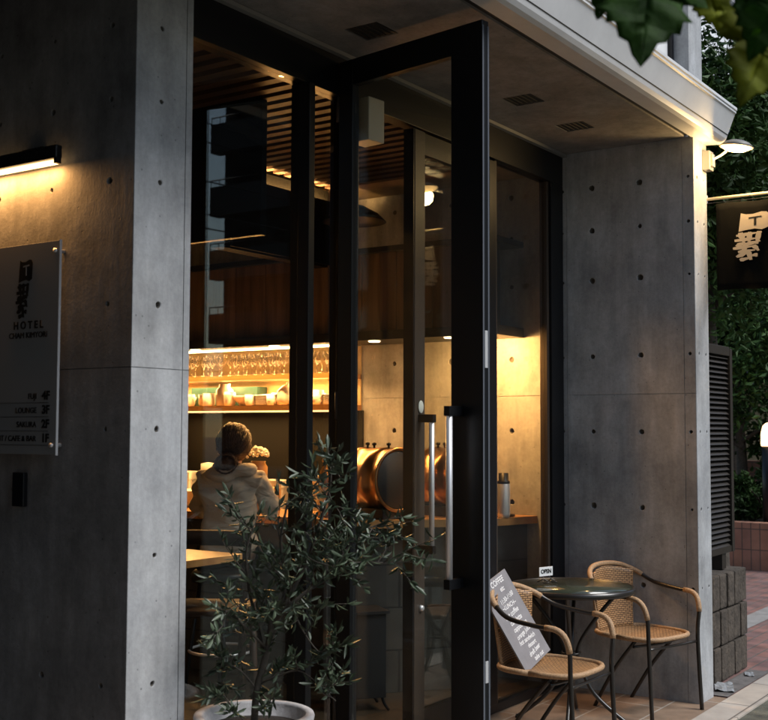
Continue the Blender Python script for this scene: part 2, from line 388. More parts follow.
# ------------------------------------------------------------------ glazed front
front = thing('glazed_shopfront', (4.8, 3.12, 0), 'full-height black-framed glass front between the concrete walls with its right door leaf closed', 'shopfront')
OF = (-4.8, -3.12, 0)
def fp(name, bm, m, par=None, **k):
    o = new_obj(name, bm, m, **k)
    o.parent = par or front
    o.matrix_parent_inverse = Matrix.Translation(OF) if not par else Matrix.Identity(4)
    return o
fp('frame', box(box(box(B(3.137, 6.497, 3.085, 3.165, 3.075, 3.268, bev=.002), 3.137, 3.205, 3.09, 3.17, .006, 3.074, bev=.003), 6.33, 6.497, 3.085, 3.165, .006, 3.074, bev=.003), 3.205, 6.33, 3.10, 3.16, .005, .05), M_black)
fp('frame_rail', box(B(6.30, 6.328, 3.10, 3.15, .052, 3.073, bev=.003), 5.645, 5.67, 3.10, 3.15, .052, 3.073, bev=.003), M_frame)
fp('mullion', B(3.905, 3.945, 3.062, 3.165, .052, 3.073, bev=.003), M_black)
fp('mullion', B(4.192, 4.225, 3.09, 3.165, .052, 3.073, bev=.003), M_black)
for a, b in ((3.206, 3.904), (3.946, 4.191), (5.671, 6.299)):
    fp('pane', B(a, b, 3.118, 3.126, .052, 3.073), M_glass)
# track drip line
fp('head_trim', B(3.0, 6.497, 3.055, 3.083, 3.252, 3.27), mat('grey aluminium', (.32, .32, .31), .4, metal=.4))
# closed right leaf
fp('door_leaf', box(box(box(B(4.768, 4.777, 3.078, 3.137, .055, 3.06, bev=.001), 5.56, 5.635, 3.085, 3.135, .055, 3.06, bev=.003), 4.873, 5.56, 3.09, 3.13, 2.95, 3.06), 4.873, 5.56, 3.09, 3.13, .055, .17), M_black)
fp('meeting_stile', B(4.778, 4.872, 3.075, 3.135, .055, 3.06, bev=.003), M_frame)
fp('pane', B(4.873, 5.559, 3.108, 3.116, .171, 2.949), M_glass)
bm = bmesh.new(); lathe(bm, [(.0, .0), (.020, .0), (.024, .004), (.022, .006), (.0, .006)], 20, c=(4.83, 3.075, 1.665), M=Matrix.Rotation(R(90), 4, 'X') @ Matrix.Diagonal((1, 1.35, 1, 1)), cap=False)
fp('door_sticker', bm, mat('pale oval sticker', (.62, .62, .55), .4))
bm = bmesh.new(); lathe(bm, [(.0, .014), (.013, .014), (.016, .0), (.0, .0)], 16, c=(4.835, 3.075, .675), M=Matrix.Rotation(R(90), 4, 'X'), cap=False)
fp('lock', bm, M_chrome)
def handle(parent, mtx, z0, z1):
    h = new_obj('handle', T([(0, .07, z0), (0, .07, z1)], .0135, 14, 1), M_chrome); h.parent = parent; h.matrix_parent_inverse = mtx
    for z in (z0-.012, z1-.028):
        b = new_obj('bracket', B(-.016, .016, .0, .086, z, z+.04, bev=.002), M_black); b.parent = h
    return h
h = handle(front, Matrix.Translation(OF), .957, 1.616); h.location = (4.825, 3.075, 0); h.rotation_euler = (0, 0, math.pi)
# open left leaf (its own thing: swings out)
door = thing('glass_door', (4.165, 3.075, 0), 'tall black-framed glass door leaf swung open towards the street with a steel bar handle', 'door')
ang = math.atan2(2.257-3.075, 4.035-4.165); W = .828
door.rotation_euler = (0, 0, ang)
# local x: along the leaf, local -y side... faces
new_obj('door_frame', box(box(box(B(0, .085, -.022, .022, .04, 3.222, bev=.003), W-.165, W, -.022, .022, .04, 3.222, bev=.004), .085, W-.165, -.02, .02, 3.105, 3.222), .085, W-.165, -.02, .02, .04, .16), M_black, door)
new_obj('door_glass', B(.086, W-.166, -.004, .004, .161, 3.104), M_glass, door)
for z0, z1 in ((1.80, 1.95), (.555, .64)):
    o = new_obj('latch_plate', B(W-.0005, W+.003, -.009, .009, z0, z1, bev=.001), M_chrome, door)
hh = handle(door, Matrix.Identity(4), .93, 1.635); hh.location = (W-.115, -.022, 0); hh.rotation_euler = (0, 0, math.pi)
for z0 in (.25, 1.6, 2.95): new_obj('hinge', T([(-.012, -.012, z0), (-.012, -.012, z0+.12)], .011, 10, 1), M_frame, door)
new_obj('edge_trim', box(B(W+.0001, W+.002, .012, .021, .05, 3.2), W+.0001, W+.002, -.021, -.012, .05, 3.2), mat('satin edge strip', (.10, .11, .13), .3, spec=.7), door)

# ------------------------------------------------------------------ hotel sign, lamp, intercom on the side wall
SG = thing('hotel_sign', (2.80, 3.9, 1.85), 'grey hotel floor-directory plate with black emblem and lettering, fixed on the side wall', 'sign')
M_ink = mat('black sign lettering', (.006, .006, .006), .5)
def sp(name, bm, m, **k): 
    o = new_obj(name, bm, m, **k); o.parent = SG; o.matrix_parent_inverse = Matrix.Translation((-2.80, -3.9, -1.85)); return o
y0 = 3.368
sp('plate', B(2.806, 2.815, y0, 4.45, 1.455, 2.247, bev=.0015), mat('frosted grey sign plate', (.21, .21, .21), .42, var=.05, vs=2))
sp('edge', B(2.8055, 2.8155, y0-.004, y0-.0005, 1.453, 2.249), mat('polished plate edge', (.55, .56, .58), .2))
for z in (1.49, 2.21):
    for y in (y0+.02, 4.42):
        bm = bmesh.new(); lathe(bm, [(.0, .0), (.008, .0), (.008, .046), (.0, .046)], 14, c=(2.845, y, z), M=Matrix.Rotation(R(-90), 4, 'Y'), cap=False); sp('standoff', bm, M_chrome)
def emblem(par, inv, org, ux, s, m, m2, su=1.0):
    # flag with a letter T, brushed characters below; org = top left, ux = direction of reading, s = height
    def P(u, v, d=0): 
        return Vector(org) + Vector(ux)*u*s*su + Vector((0, 0, 1))*v*s
    nrm = Vector(ux).cross(Vector((0, 0, 1)))
    def poly(bm, pts, d0, d1):
        a = [bm.verts.new(P(*p) + nrm*d0) for p in pts]; b = [bm.verts.new(P(*p) + nrm*d1) for p in pts]; n = len(pts)
        for i in range(n): bm.faces.new((a[i], a[(i+1) % n], b[(i+1) % n], b[i]))
        bm.faces.new(a[::-1]); bm.faces.new(b)
    bm = bmesh.new()
    poly(bm, [(0.06, 0), (.12, -.03), (.2, -.035), (.3, -.0), (.36, -.01), (.385, -.06), (.37, -.33), (.3, -.37), (.22, -.34), (.10, -.36), (.03, -.38)], 0, .0016)
    o = new_obj('emblem_flag', bm, m); o.parent = par; o.matrix_parent_inverse = inv
    bm = bmesh.new(); poly(bm, [(.15, -.10), (.30, -.085), (.30, -.11), (.238, -.117), (.238, -.27), (.21, -.27), (.212, -.12), (.15, -.125)], .0018, .003)
    o = new_obj('emblem_letter', bm, m2); o.parent = par; o.matrix_parent_inverse = inv
    bm = bmesh.new(); rr = random.Random(4)
    strokes = [((.0, -.46), (.30, -.42)), ((.05, -.40), (.09, -.62)), ((.16, -.40), (.15, -.60)), ((.27, -.40), (.24, -.66)), ((-.02, -.56), (.27, -.54)), ((.0, -.68), (.10, -.60)), ((.10, -.66), (.28, -.60)),
               ((-.04, -.72), (.22, -.70)), ((.12, -.62), (.07, -.86)), ((.20, -.68), (.26, -.80)), ((.02, -.80), (.22, -.78)), ((-.0, -.90), (.14, -.82)), ((.14, -.80), (.17, -.98)), ((.04, -.97), (.18, -.93)), ((.20, -.86), (.24, -.92))]
    for k, ((a, b), (c, d)) in enumerate(strokes):
        dx, dy = c-a, d-b; L = math.hypot(dx, dy); px, py = -dy/L, dx/L; wd = .026
        n = 5; top = []; bot = []
        for i in range(n+1):
            t = i/n; wv = wd*(.6+.8*math.sin(math.pi*min(1, t*1.2+.1)))*(.8+.4*rr.random())
            top.append((a+dx*t+px*wv, b+dy*t+py*wv)); bot.append((a+dx*t-px*wv, b+dy*t-py*wv))
        poly(bm, top+bot[::-1], 0, .0012+.00005*k)
    o = new_obj('emblem_calligraphy', bm, m); o.parent = par; o.matrix_parent_inverse = inv
inv = Matrix.Translation((-2.80, -3.9, -1.85))
emblem(SG, inv, (2.8055, 3.600, 2.187), (0, -1, 0), .222, M_ink, mat('sign plate tone', (.21, .21, .21), .42))
def st(s, size, y, z, align='CENTER', bold=0):
    o = text('lettering', s, size, (2.8045, y, z), ROT_MX, M_ink, None, .0012, align, 0, bold); o.parent = SG; o.matrix_parent_inverse = inv
st('H O T E L', .040, 3.533, 1.938, bold=.0010)
st('CHAM KIMYORI', .031, 3.533, 1.900)
for k, (a, b) in enumerate((('FUJI', '4F'), ('LOUNGE', '3F'), ('SAKURA', '2F'), ('FRONT / CAFE & BAR', '1F'))):
    z = 1.672-k*.0525
    st(a, .030, 3.475, z-.002, 'RIGHT'); st(b, .044, 3.445, z, 'LEFT', .0012)
    sp('ruling', B(2.8048, 2.806, 3.41, 4.40, z-.026, z-.0248), M_ink)
LT = thing('wall_lamp', (2.845, 3.75, 2.56), 'long dark bracket lamp washing the side wall with warm light above the hotel sign', 'wall lamp')
invL = Matrix.Translation((-2.845, -3.75, -2.56))
def lp(name, bm, m, **k): o = new_obj(name, bm, m, **k); o.parent = LT; o.matrix_parent_inverse = invL; return o
lp('housing', box(B(2.775, 2.806, 3.362, 4.35, 2.548, 2.60, bev=.006), 2.777, 2.80, 3.36, 3.375, 2.53, 2.55), M_black)
lp('mounting_plate', box(B(2.826, 2.844, 3.50, 3.62, 2.55, 2.62), 2.80, 2.83, 3.54, 3.58, 2.572, 2.595), M_black)
lp('light_strip', B(2.788, 2.809, 3.385, 4.34, 2.533, 2.5465), mat('warm led strip', (1, .8, .5), .5, emit=(1.0, .60, .24), es=4))
def area(par, inv, loc, rot, sx, sy, e, col=(1, .62, .28)):
    l = bpy.data.lights.new('lamp', 'AREA'); l.shape = 'RECTANGLE'; l.size = sx; l.size_y = sy; l.energy = e; l.color = col
    o = bpy.data.objects.new('lamp', l); C.objects.link(o); o.location = loc; o.rotation_euler = rot
    if par: o.parent = par; o.matrix_parent_inverse = inv
    return o
area(LT, invL, (2.80, 3.87, 2.528), (0, R(-14), 0), .02, .93, 7.5, (1, .47, .14))
IC = B(2.823, 2.8445, 3.565, 3.63, 1.257, 1.385, bev=.004)
o = new_obj('card_reader', IC, M_black); tag(o, 'small black card reader box on the side wall below the hotel sign', 'card reader')

# ------------------------------------------------------------------ pillar lamp and banner
PL = thing('spotlight', (6.69, 2.25, 3.16), 'lit dish-shaped floodlight on a junction box at the top of the pillar end', 'spotlight')
invP = Matrix.Translation((-6.69, -2.25, -3.16))
def pp(name, bm, m, **k): o = new_obj(name, bm, m, **k); o.parent = PL; o.matrix_parent_inverse = invP; return o
pp('junction_box', box(B(6.65, 6.725, 2.205, 2.249, 3.10, 3.215, bev=.004), 6.665, 6.71, 2.19, 2.206, 3.12, 3.195, bev=.003), mat('galvanised box', (.35, .34, .33), .35, metal=.6))
pp('arm', T([(6.69, 2.195, 3.165), (6.68, 2.15, 3.18), (6.66, 2.11, 3.195)], .008), M_chrome)
Mx = Matrix.Rotation(R(8), 4, 'X')
bm = bmesh.new(); lathe(bm, [(.0, .036), (.042, .036), (.072, .024), (.100, .0), (.096, -.004), (.07, .008)], 28, c=(6.62, 2.035, 3.205), M=Mx, cap=False)
pp('shade', bm, mat('pale lamp dish', (.20, .19, .17), .5))
bm = bmesh.new(); lathe(bm, [(.0, -.028), (.055, -.023), (.088, -.005), (.088, .004), (.0, .004)], 28, c=(6.62, 2.035, 3.205), M=Mx, cap=False)
pp('bulb', bm, mat('lit warm lamp face', (1, .8, .5), .5, emit=(1, .56, .20), es=3.4), smooth=True)
l = bpy.data.lights.new('lamp', 'POINT'); l.energy = 16; l.color = (1, .66, .28); l.shadow_soft_size = .06
o = bpy.data.objects.new('lamp', l); C.objects.link(o); o.location = (6.62, 2.035, 3.15); o.parent = PL; o.matrix_parent_inverse = invP
BN = thing('hanging_banner', (6.76, 1.85, 2.94), 'black cloth banner with a pale flag emblem hung from a thin rod off the pillar', 'banner')
invB = Matrix.Translation((-6.76, -1.85, -2.94))
def bp_(name, bm, m, **k): o = new_obj(name, bm, m, **k); o.parent = BN; o.matrix_parent_inverse = invB; return o
bp_('rod', T([(6.745, 2.26, 2.94), (6.745, 1.2, 2.94)], .0095, 10, 1), mat('pale painted rod', (.6, .52, .36), .35))
bp_('rod_bracket', B(6.732, 6.76, 2.255, 2.285, 2.915, 2.965), M_chrome)
bm = bmesh.new(); nx, nz = 30, 12; g = []
for j in range(nz+1):
    g.append([bm.verts.new((6.745 + .012*math.sin(i*.75)*(j/nz) + .004*math.sin(i*1.9), 2.20 - .95*i/nx, 2.905 - .52*j/nz + .004*math.sin(i*.6))) for i in range(nx+1)])
for j in range(nz):
    for i in range(nx): bm.faces.new((g[j][i], g[j][i+1], g[j+1][i+1], g[j+1][i])).smooth = True
o = bp_('cloth', bm, mat('black banner cloth', (.004, .004, .004), .95, spec=.1, bump=.3, bs=400), smooth=True)
md = o.modifiers.new('s', 'SOLIDIFY'); md.thickness = .003
bp_('cord', T([(6.745, 2.26, 2.915), (6.745, 1.25, 2.912)], .002, 6, 1), M_tube)
emblem(BN, invB, (6.7215, 2.075, 2.83), (0, -1, 0), .285, mat('pale banner print', (.52, .44, .36), .8), M_ink, 1.75)

# ------------------------------------------------------------------ terrace furniture
def chair_proto():
    r = thing('rattan_chair', (0, 0, 0), 'x', 'chair', 'rattan bistro chairs at the terrace table')
    hoop = [(-.225, .235, 0), (-.222, .215, .40), (-.238, .215, .56), (-.252, .17, .635), (-.258, .05, .648), (-.25, -.10, .672), (-.20, -.205, .735), (-.09, -.262, .775), (.09, -.262, .775), (.20, -.205, .735), (.25, -.10, .672), (.258, .05, .648), (.252, .17, .635), (.238, .215, .56), (.222, .215, .40), (.225, .235, 0)]
    new_obj('frame', T(hoop, .0115, 10, 5), M_tube, r)
    P = smooth_path(hoop, 5)
    for k, (a, b) in enumerate(((9, 18), (57, 66), (28, 47))):
        new_obj('arm_wrap' if k < 2 else 'back_wrap', T([P[i] for i in range(a, b+1)], .0145, 10, 1), M_rim, r)
    for s in (-1, 1):
        new_obj('rear_leg', T([(s*.19, .10, .405), (s*.178, -.06, .22), (s*.165, -.205, 0)], .0105, 10, 5), M_tube, r)
    bm = T([(-.205, .10, .375), (0, .12, .372), (.205, .10, .375)], .008, 8, 3)
    tube(bm, [(-.222, .21, .375), (0, .20, .37), (.222, .21, .375)], .008, 8, 3)
    new_obj('stretcher', bm, M_tube, r)
    # seat: rounded square, slight dish
    def outline(t):
        a = 2*math.pi*t; c, s = math.cos(a), math.sin(a); e = .62
        return (math.copysign(abs(c)**e, c)*.218, math.copysign(abs(s)**e, s)*.222)
    bm = bmesh.new(); uv = bm.loops.layers.uv.new('UVMap'); NR, NA = 9, 56; rings = []
    for j in range(NR+1):
        q = j/NR; ring = []
        for i in range(NA):
            x, y = outline(i/NA); z = .425 - .018*(1-q*q) - (.012 if j == NR else 0)
            ring.append(bm.verts.new((x*q, y*q+.0, z + .012*(y*q/.22)*0)))
        rings.append(ring)
    for j in range(NR):
        for i in range(NA):
            if j == 0:
                continue
            bm.faces.new((rings[j][i], rings[j][(i+1) % NA], rings[j+1][(i+1) % NA], rings[j+1][i]))
    bm.faces.new(rings[1])
    for v in rings[0]: bm.verts.remove(v)
    for f in bm.faces:
        f.smooth = True
        for l in f.loops: l[uv].uv = (l.vert.co.x, l.vert.co.y)
    o = new_obj('seat', bm, M_rattan, r); md = o.modifiers.new('s', 'SOLIDIFY'); md.thickness = .01
    rim = [Vector((*outline(i/40), .419)) for i in range(41)]
    new_obj('seat_rim', T(rim, .0135, 8, 1), M_rim, r)
    # backrest
    bm = bmesh.new(); uv = bm.loops.layers.uv.new('UVMap'); NX, NZ = 22, 14; g = []
    for j in range(NZ+1):
        t = j/NZ; row = []
        hw = .15 + .03*t; 
        for i in range(NX+1):
            u = (i/NX-.5)*2; x = u*hw
            yb = -.205 - .055*t**.8; y = yb + .06*abs(u)**2*(.4+.6*t)
            z = .415 + (.765-.415 - .028*u*u)*t
            row.append(bm.verts.new((x, y, z)))
        g.append(row)
    for j in range(NZ):
        for i in range(NX):
            f = bm.faces.new((g[j][i], g[j][i+1], g[j+1][i+1], g[j+1][i])); f.smooth = True
    for f in bm.faces:
        for l in f.loops: l[uv].uv = (l.vert.co.x, l.vert.co.z)
    o = new_obj('backrest', bm, M_rattan, r); md = o.modifiers.new('s', 'SOLIDIFY'); md.thickness = .009
    for s in (-1, 1): new_obj('back_edge', T([(.15*s, -.185, .415), (.165*s, -.205, .60), (.18*s, -.212, .745)], .0095, 8, 4), M_rim, r)
    return r
chR = chair_proto()
# facing vectors: local +y is forward
def place(o, x, y, fx, fy): o.location = (x, y, 0); o.rotation_euler = (0, 0, math.atan2(fy, fx) - math.pi/2)
chL = copy_tree(chR)
place(chR, 6.235, 2.49, -.27, -.96)
chR['label'] = 'empty rattan chair with black tube legs, right of the round table against the concrete wall'
place(chL, 5.10, 2.50, -.02, -1)
chL['label'] = 'rattan chair left of the table holding the leaning chalk menu board'
TB = thing('round_table', (5.735, 2.69, 0.012), 'dark glass-topped round terrace table with black splayed tube legs', 'table')
bm = bmesh.new(); lathe(bm, [(0.001, .697), (.325, .697), (.328, .704), (.0, .704)], 56, cap=False); new_obj('tabletop', bm, M_slate, TB)
bm = bmesh.new(); lathe(bm, [(.326, .676), (.341, .676), (.345, .69), (.341, .706), (.329, .708), (.326, .70)], 56, cap=False); new_obj('table_rim', bm, M_tube, TB)
for k in range(4):
    a = R(20+90*k); c, s = math.cos(a), math.sin(a)
    new_obj('leg', T([(c*.26, s*.26, .69), (c*.15, s*.15, .56), (c*.045, s*.045, .40), (c*.045, s*.045, .30), (c*.12, s*.12, .14), (c*.27, s*.27, .01), (c*.30, s*.30, .0)], .011, 10, 5), M_tube, TB)
bm = bmesh.new(); tube(bm, [(.05*math.cos(R(15*i)), .05*math.sin(R(15*i)), .35) for i in range(25)], .006, 6, 1); new_obj('leg_ring', bm, M_tube, TB)
# OPEN sign on table
OS = thing('open_sign', (5.78, 2.86, .7165), 'small white OPEN card on a curled wire holder at the back of the terrace table', 'sign', rz=R(-18))
new_obj('card', B(-.052, .052, -.002, .002, .035, .085, bev=.001), mat('white card', (.72, .74, .75), .5), OS)
text('lettering', 'OPEN', .031, (0, -.003, .060), ROT_MY, M_ink, OS, .0006, bold=.001)
bm = bmesh.new()
for s in (-1, 1):
    tube(bm, [(s*.02, 0, .036), (s*.03, -.01, .02), (s*.05, -.03, .006), (s*.03, -.05, .006), (s*.012, -.03, .008), (s*.03, -.012, .02), (s*.045, .02, .006), (s*.02, .03, .006)], .003, 6, 5)
new_obj('wire_stand', bm, M_tube, OS)
# menu board
MB = thing('menu_board', (5.105, 2.565, .432), 'tall grey chalk menu board with white handwriting leaning on the left chair', 'menu board')
bw, bh = .145, .455
MB.rotation_euler = Euler((R(-27), R(-13), R(3)), 'XYZ')
rnd0 = random.Random(3)
M_chalkb = mat('grey chalkboard', (.20, .19, .20), .75, var=.12, vs=12)
new_obj('board', B(-bw, bw, 0, .008, 0, bh, bev=.001), M_chalkb, MB)
M_chalk = mat('white chalk', (.72, .70, .70), .9)
for k, (s, z, sz, dx) in enumerate((('COFFEE', .425, .046, .02), ('etc', .385, .04, .03), ('11:30-16:00', .335, .036, .02), ('~LUNCH~', .30, .036, .02), ('hot coffee', .262, .042, .0), ('cafe latte', .225, .040, -.01), ('cappuccino', .19, .038, .0), ('orange juice', .155, .036, .0), ('hot sandwich', .12, .036, .0), ('dessert', .088, .034, .02), ('draft beer', .055, .036, .01), ('take out', .022, .034, .02))):
    text('handwriting', s, sz*.86, (dx + rnd0.uniform(-.01, .01), -.0012, z), Euler((R(90), R(rnd0.uniform(-4, 4)), 0)), M_chalk, MB, .0006, shear=.25, bold=.0006)

# ------------------------------------------------------------------ potted olive
PT_ = thing('potted_olive_tree', (3.305, 2.83, 0), 'young olive tree with sparse grey-green leaves in a round pale pot before the glass', 'potted tree')
bm = bmesh.new(); prof = [(.14, 0), (.165, .02), (.198, .36), (.212, .44), (.222, .495), (.219, .503), (.192, .503), (.188, .495), (.178, .45)]
lathe(bm, prof, 48)
for v in bm.verts:
    n_ = noise.noise(v.co*9)*.004; v.co += Vector((v.co.x, v.co.y, 0)).normalized()*n_
new_obj('pot', bm, mat('weathered white pot', (.50, .49, .50), .7, var=.28, vs=9, bump=.4, bs=40), PT_)
bm = bmesh.new(); lathe(bm, [(.0, .462), (.1, .46), (.182, .452)], 32, cap=False)
new_obj('soil', bm, mat('potting soil', (.03, .022, .016), .95, bump=1, bs=60), PT_)
RX = Vector((.5635, -.826, 0)); DX = Vector((.826, .5635, 0)); UZ = Vector((0, 0, 1))
rnd = random.Random(21)
tb = bmesh.new(); lb = bmesh.new()
def leaf(p, d, L, wd, bm=None):
    bm = bm or lb
    d = d.normalized(); s = d.cross(Vector((rnd.uniform(-1, 1), rnd.uniform(-1, 1), rnd.uniform(-.3, 1)))); 
    if s.length < 1e-4: s = d.orthogonal()
    s.normalize(); n_ = d.cross(s); c = n_*L*rnd.uniform(-.12, .12); fo = n_*wd*.35
    a = bm.verts.new(p); e = bm.verts.new(p+d*L+c*1.5)
    m1 = bm.verts.new(p+d*L*.3+c*.3); m2 = bm.verts.new(p+d*L*.68+c)
    for q in (1, -1):
        l1 = bm.verts.new(p+d*L*.28+s*q*wd*.42+fo+c*.3); l2 = bm.verts.new(p+d*L*.62+s*q*wd*.5+fo+c)
        for f in ((a, l1, m1), (l1, l2, m2, m1), (l2, e, m2)):
            ff = bm.faces.new(f if q == 1 else f[::-1]); ff.smooth = True
def twig(p0, d, L, leaves):
    pts = [p0]; p = p0.copy(); n_ = 5
    leaves += 1
    for i in range(n_):
        d = (d + Vector((rnd.gauss(0, .13), rnd.gauss(0, .13), rnd.gauss(0.01, .10)))).normalized()
        p = p + d*L/n_; pts.append(p.copy())
        for _ in range(leaves):
            ld = (d*rnd.uniform(.3, .9) + Vector((rnd.gauss(0, .6), rnd.gauss(0, .6), rnd.gauss(.05, .5))))
            leaf(p, ld, rnd.uniform(.026, .058), rnd.uniform(.008, .0145))
    leaf(p, d, .06, .014)
    tube(tb, pts, .0026, 5, 2, taper=.0012)
    return pts
def branch(pts2, r0, r1, ntw, tl, dens, spread=1.0, lean=Vector((0, 0, .2))):
    ntw = int(ntw*1.2)+1; P = smooth_path(pts2, 6); tube(tb, pts2, r0, 8, 6, taper=r1)
    N = len(P)
    for k in range(ntw):
        i = int(N*(.12 + .88*(k+rnd.random())/ntw)); i = min(i, N-2)
        t = (P[i+1]-P[i]).normalized()
        d = t*.5 + Vector((rnd.gauss(0, .7), rnd.gauss(0, .7), rnd.gauss(.0, .45)))*spread + lean
        tp = twig(P[i], d.normalized(), tl*rnd.uniform(.6, 1.2), dens)
        if rnd.random() < .55:
            q = tp[2]; twig(q, (tp[3]-tp[2]).normalized() + Vector((rnd.gauss(0, .6), rnd.gauss(0, .6), rnd.gauss(0, .4))), tl*.6, dens)
def W2(u, z, d=0):
    z = .45 + (z-.45)*.93; u = u*(.90 if u > 0 else .62)
    return RX*u + DX*d + UZ*z      # tree-local point: u to the right of the view, z height
branch([W2(0, .45), W2(.01, .60), W2(.05, .75), W2(.07, .88)], .014, .011, 2, .16, 2)
branch([W2(.05, .75), W2(.10, .90, .02), W2(.12, 1.02, .05), W2(.10, 1.18, .02), W2(.13, 1.34, 0)], .010, .004, 10, .20, 2)
branch([W2(.07, .86), W2(.16, .95, -.05), W2(.27, 1.03, -.04), W2(.40, 1.10, -.02), W2(.54, 1.10, 0)], .009, .003, 15, .19, 2)
branch([W2(.12, .93, 0), W2(.20, 1.08, .05), W2(.25, 1.22, .04), W2(.30, 1.38, .02), W2(.31, 1.47, 0)], .008, .003, 12, .17, 2)
branch([W2(.04, .72), W2(-.0, .86, .05), W2(-.05, 1.0, .04), W2(-.06, 1.14, .02), W2(-.02, 1.24, .02)], .008, .003, 11, .18, 2)
branch([W2(.05, .76), W2(-.06, .86, -.05), W2(-.14, .92, -.06), W2(-.18, .86, -.08)], .005, .002, 4, .13, 2)
branch([W2(.14, .95), W2(.20, .84, -.04), W2(.27, .76, -.06), W2(.34, .76, -.06)], .004, .002, 4, .12, 2)
branch([W2(.02, .62), W2(.10, .66, -.03), W2(.20, .68, -.05), W2(.34, .58, -.1)], .004, .002, 5, .11, 2)
branch([W2(.01, .60), W2(-.08, .68, -.03), W2(-.17, .70, -.03), W2(-.2, .62, 0)], .004, .0015, 3, .10, 2)
branch([W2(.27, 1.03, -.04), W2(.38, 1.16, -.04), W2(.45, 1.24, 0), W2(.50, 1.22, 0)], .005, .002, 7, .16, 2)
branch([W2(.0, .47, -.1), W2(-.10, .55, -.1), W2(-.16, .60, -.1)], .003, .0015, 2, .08, 2)
new_obj('trunk', tb, M_bark, PT_); new_obj('foliage', lb, M_leaf, PT_)

# ------------------------------------------------------------------ interior
M_dwood0 = wood_mat('dark counter wood', (.06, .03, .016), (.10, .05, .028), 'Y', 14, .4)
CT = thing('bar_counter', (5.9, 4.3, 0), 'warm-lit wooden bar counter top on a grey block base inside the cafe', 'counter')
invC = Matrix.Translation((-5.9, -4.3, 0))
def cp(name, bm, m, **k): o = new_obj(name, bm, m, **k); o.parent = CT; o.matrix_parent_inverse = invC; return o
top = [(6.495, 3.27), (6.17, 3.36), (5.46, 3.93), (5.50, 6.3), (6.0, 6.3), (6.0, 4.15), (6.495, 3.9)]
bm = bmesh.new(); prism(bm, top, .975, 1.02, 'Z'); cp('countertop', bm, M_wood)
base = [(6.49, 3.34), (6.20, 3.44), (5.54, 3.98), (5.58, 6.28), (5.94, 6.28), (5.94, 4.1), (6.49, 3.85)]
bm = bmesh.new(); prism(bm, base, .0045, .974, 'Z'); cp('counter_base', bm, brick_mat('grey stone blocks', (.06, .056, .05), (.045, .042, .038), (.02, .02, .02), .5, .25, .006, .7, plane='XZ'))
CA = thing('upper_cabinet', (6.3, 4.8, 2.2), 'long dark plank-fronted wall cabinet with projecting top and bottom boards above the bar', 'cabinet')
invA = Matrix.Translation((-6.3, -4.8, -2.2))
def ap(name, bm, m, **k): o = new_obj(name, bm, m, **k); o.parent = CA; o.matrix_parent_inverse = invA; return o
M_cab = mat('near-black cabinet board', (.018, .022, .023), .4)
ap('board', B(6.13, 6.497, 3.36, 6.6, 2.135, 2.195, bev=.002), M_cab); ap('board', B(6.13, 6.497, 3.36, 6.6, 2.71, 2.745, bev=.002), M_cab)
bm = bmesh.new(); y = 3.42; k = 0
while y < 6.55:
    box(bm, 6.165 - .004*(k % 2), 6.20, y, y+.135, 2.197, 2.708, bev=.002); y += .138; k += 1
ap('plank_front', bm, M_woodp); ap('side_panel', B(6.165, 6.23, 3.385, 3.415, 2.197, 2.708), M_cab)
ap('light_strip', B(6.30, 6.33, 4.7, 6.4, 2.122, 2.134), mat('warm shelf led', (1, .8, .5), .5, emit=(1, .60, .24), es=14))
area(CA, invA, (6.17, 3.50, 2.125), (0, R(-32), 0), .05, .20, 22, (1, .47, .13))
area(CA, invA, (6.15, 5.25, 2.12), (0, R(38), 0), .05, 1.7, 62, (1, .47, .14))
for y in (3.72, 4.3, 5.9, 5.15):
    bm = bmesh.new(); lathe(bm, [(.0, -.006), (.035, -.006), (.04, .0)], 18, c=(6.19, y, 2.133), cap=False); ap('downlight', bm, mat('downlight face', (1, .8, .5), .5, emit=(1, .72, .38), es=8))
SH = thing('bar_shelves', (6.4, 5.5, 1.7), 'two bright warm-lit wooden shelves of glassware and crockery behind the bar', 'shelf')
invS = Matrix.Translation((-6.4, -5.5, -1.7))
def hp(name, bm, m, **k): o = new_obj(name, bm, m, **k); o.parent = SH; o.matrix_parent_inverse = invS; return o
hp('shelf_board', B(6.19, 6.497, 4.62, 6.45, 1.90, 1.935), M_wood); hp('shelf_board', B(6.17, 6.497, 4.62, 6.45, 1.685, 1.72), M_wood)
hp('back_panel', B(6.485, 6.498, 4.62, 6.45, 1.721, 2.13), mat('ochre back panel', (.55, .40, .20), .7, var=.15))
hp('splash_panel', B(6.482, 6.498, 4.60, 6.45, 1.03, 1.684), mat('dark splash panel', (.010, .008, .006), .6, spec=.2))
hp('shelf_light', B(6.30, 6.315, 4.7, 6.4, 1.674, 1.684), mat('dim shelf led', (1, .8, .5), .5, emit=(1, .55, .20), es=2.5))
area(SH, invS, (6.33, 5.5, 1.895), (0, R(5), 0), .05, 1.6, 24, (1, .55, .19))
area(SH, invS, (6.25, 5.5, 1.668), (0, R(5), 0), .05, 1.6, 14, (1, .55, .19))
hp('teal_case', B(6.36, 6.47, 5.45, 6.1, 1.725, 1.86), mat('teal enamel', (.015, .05, .04), .4))
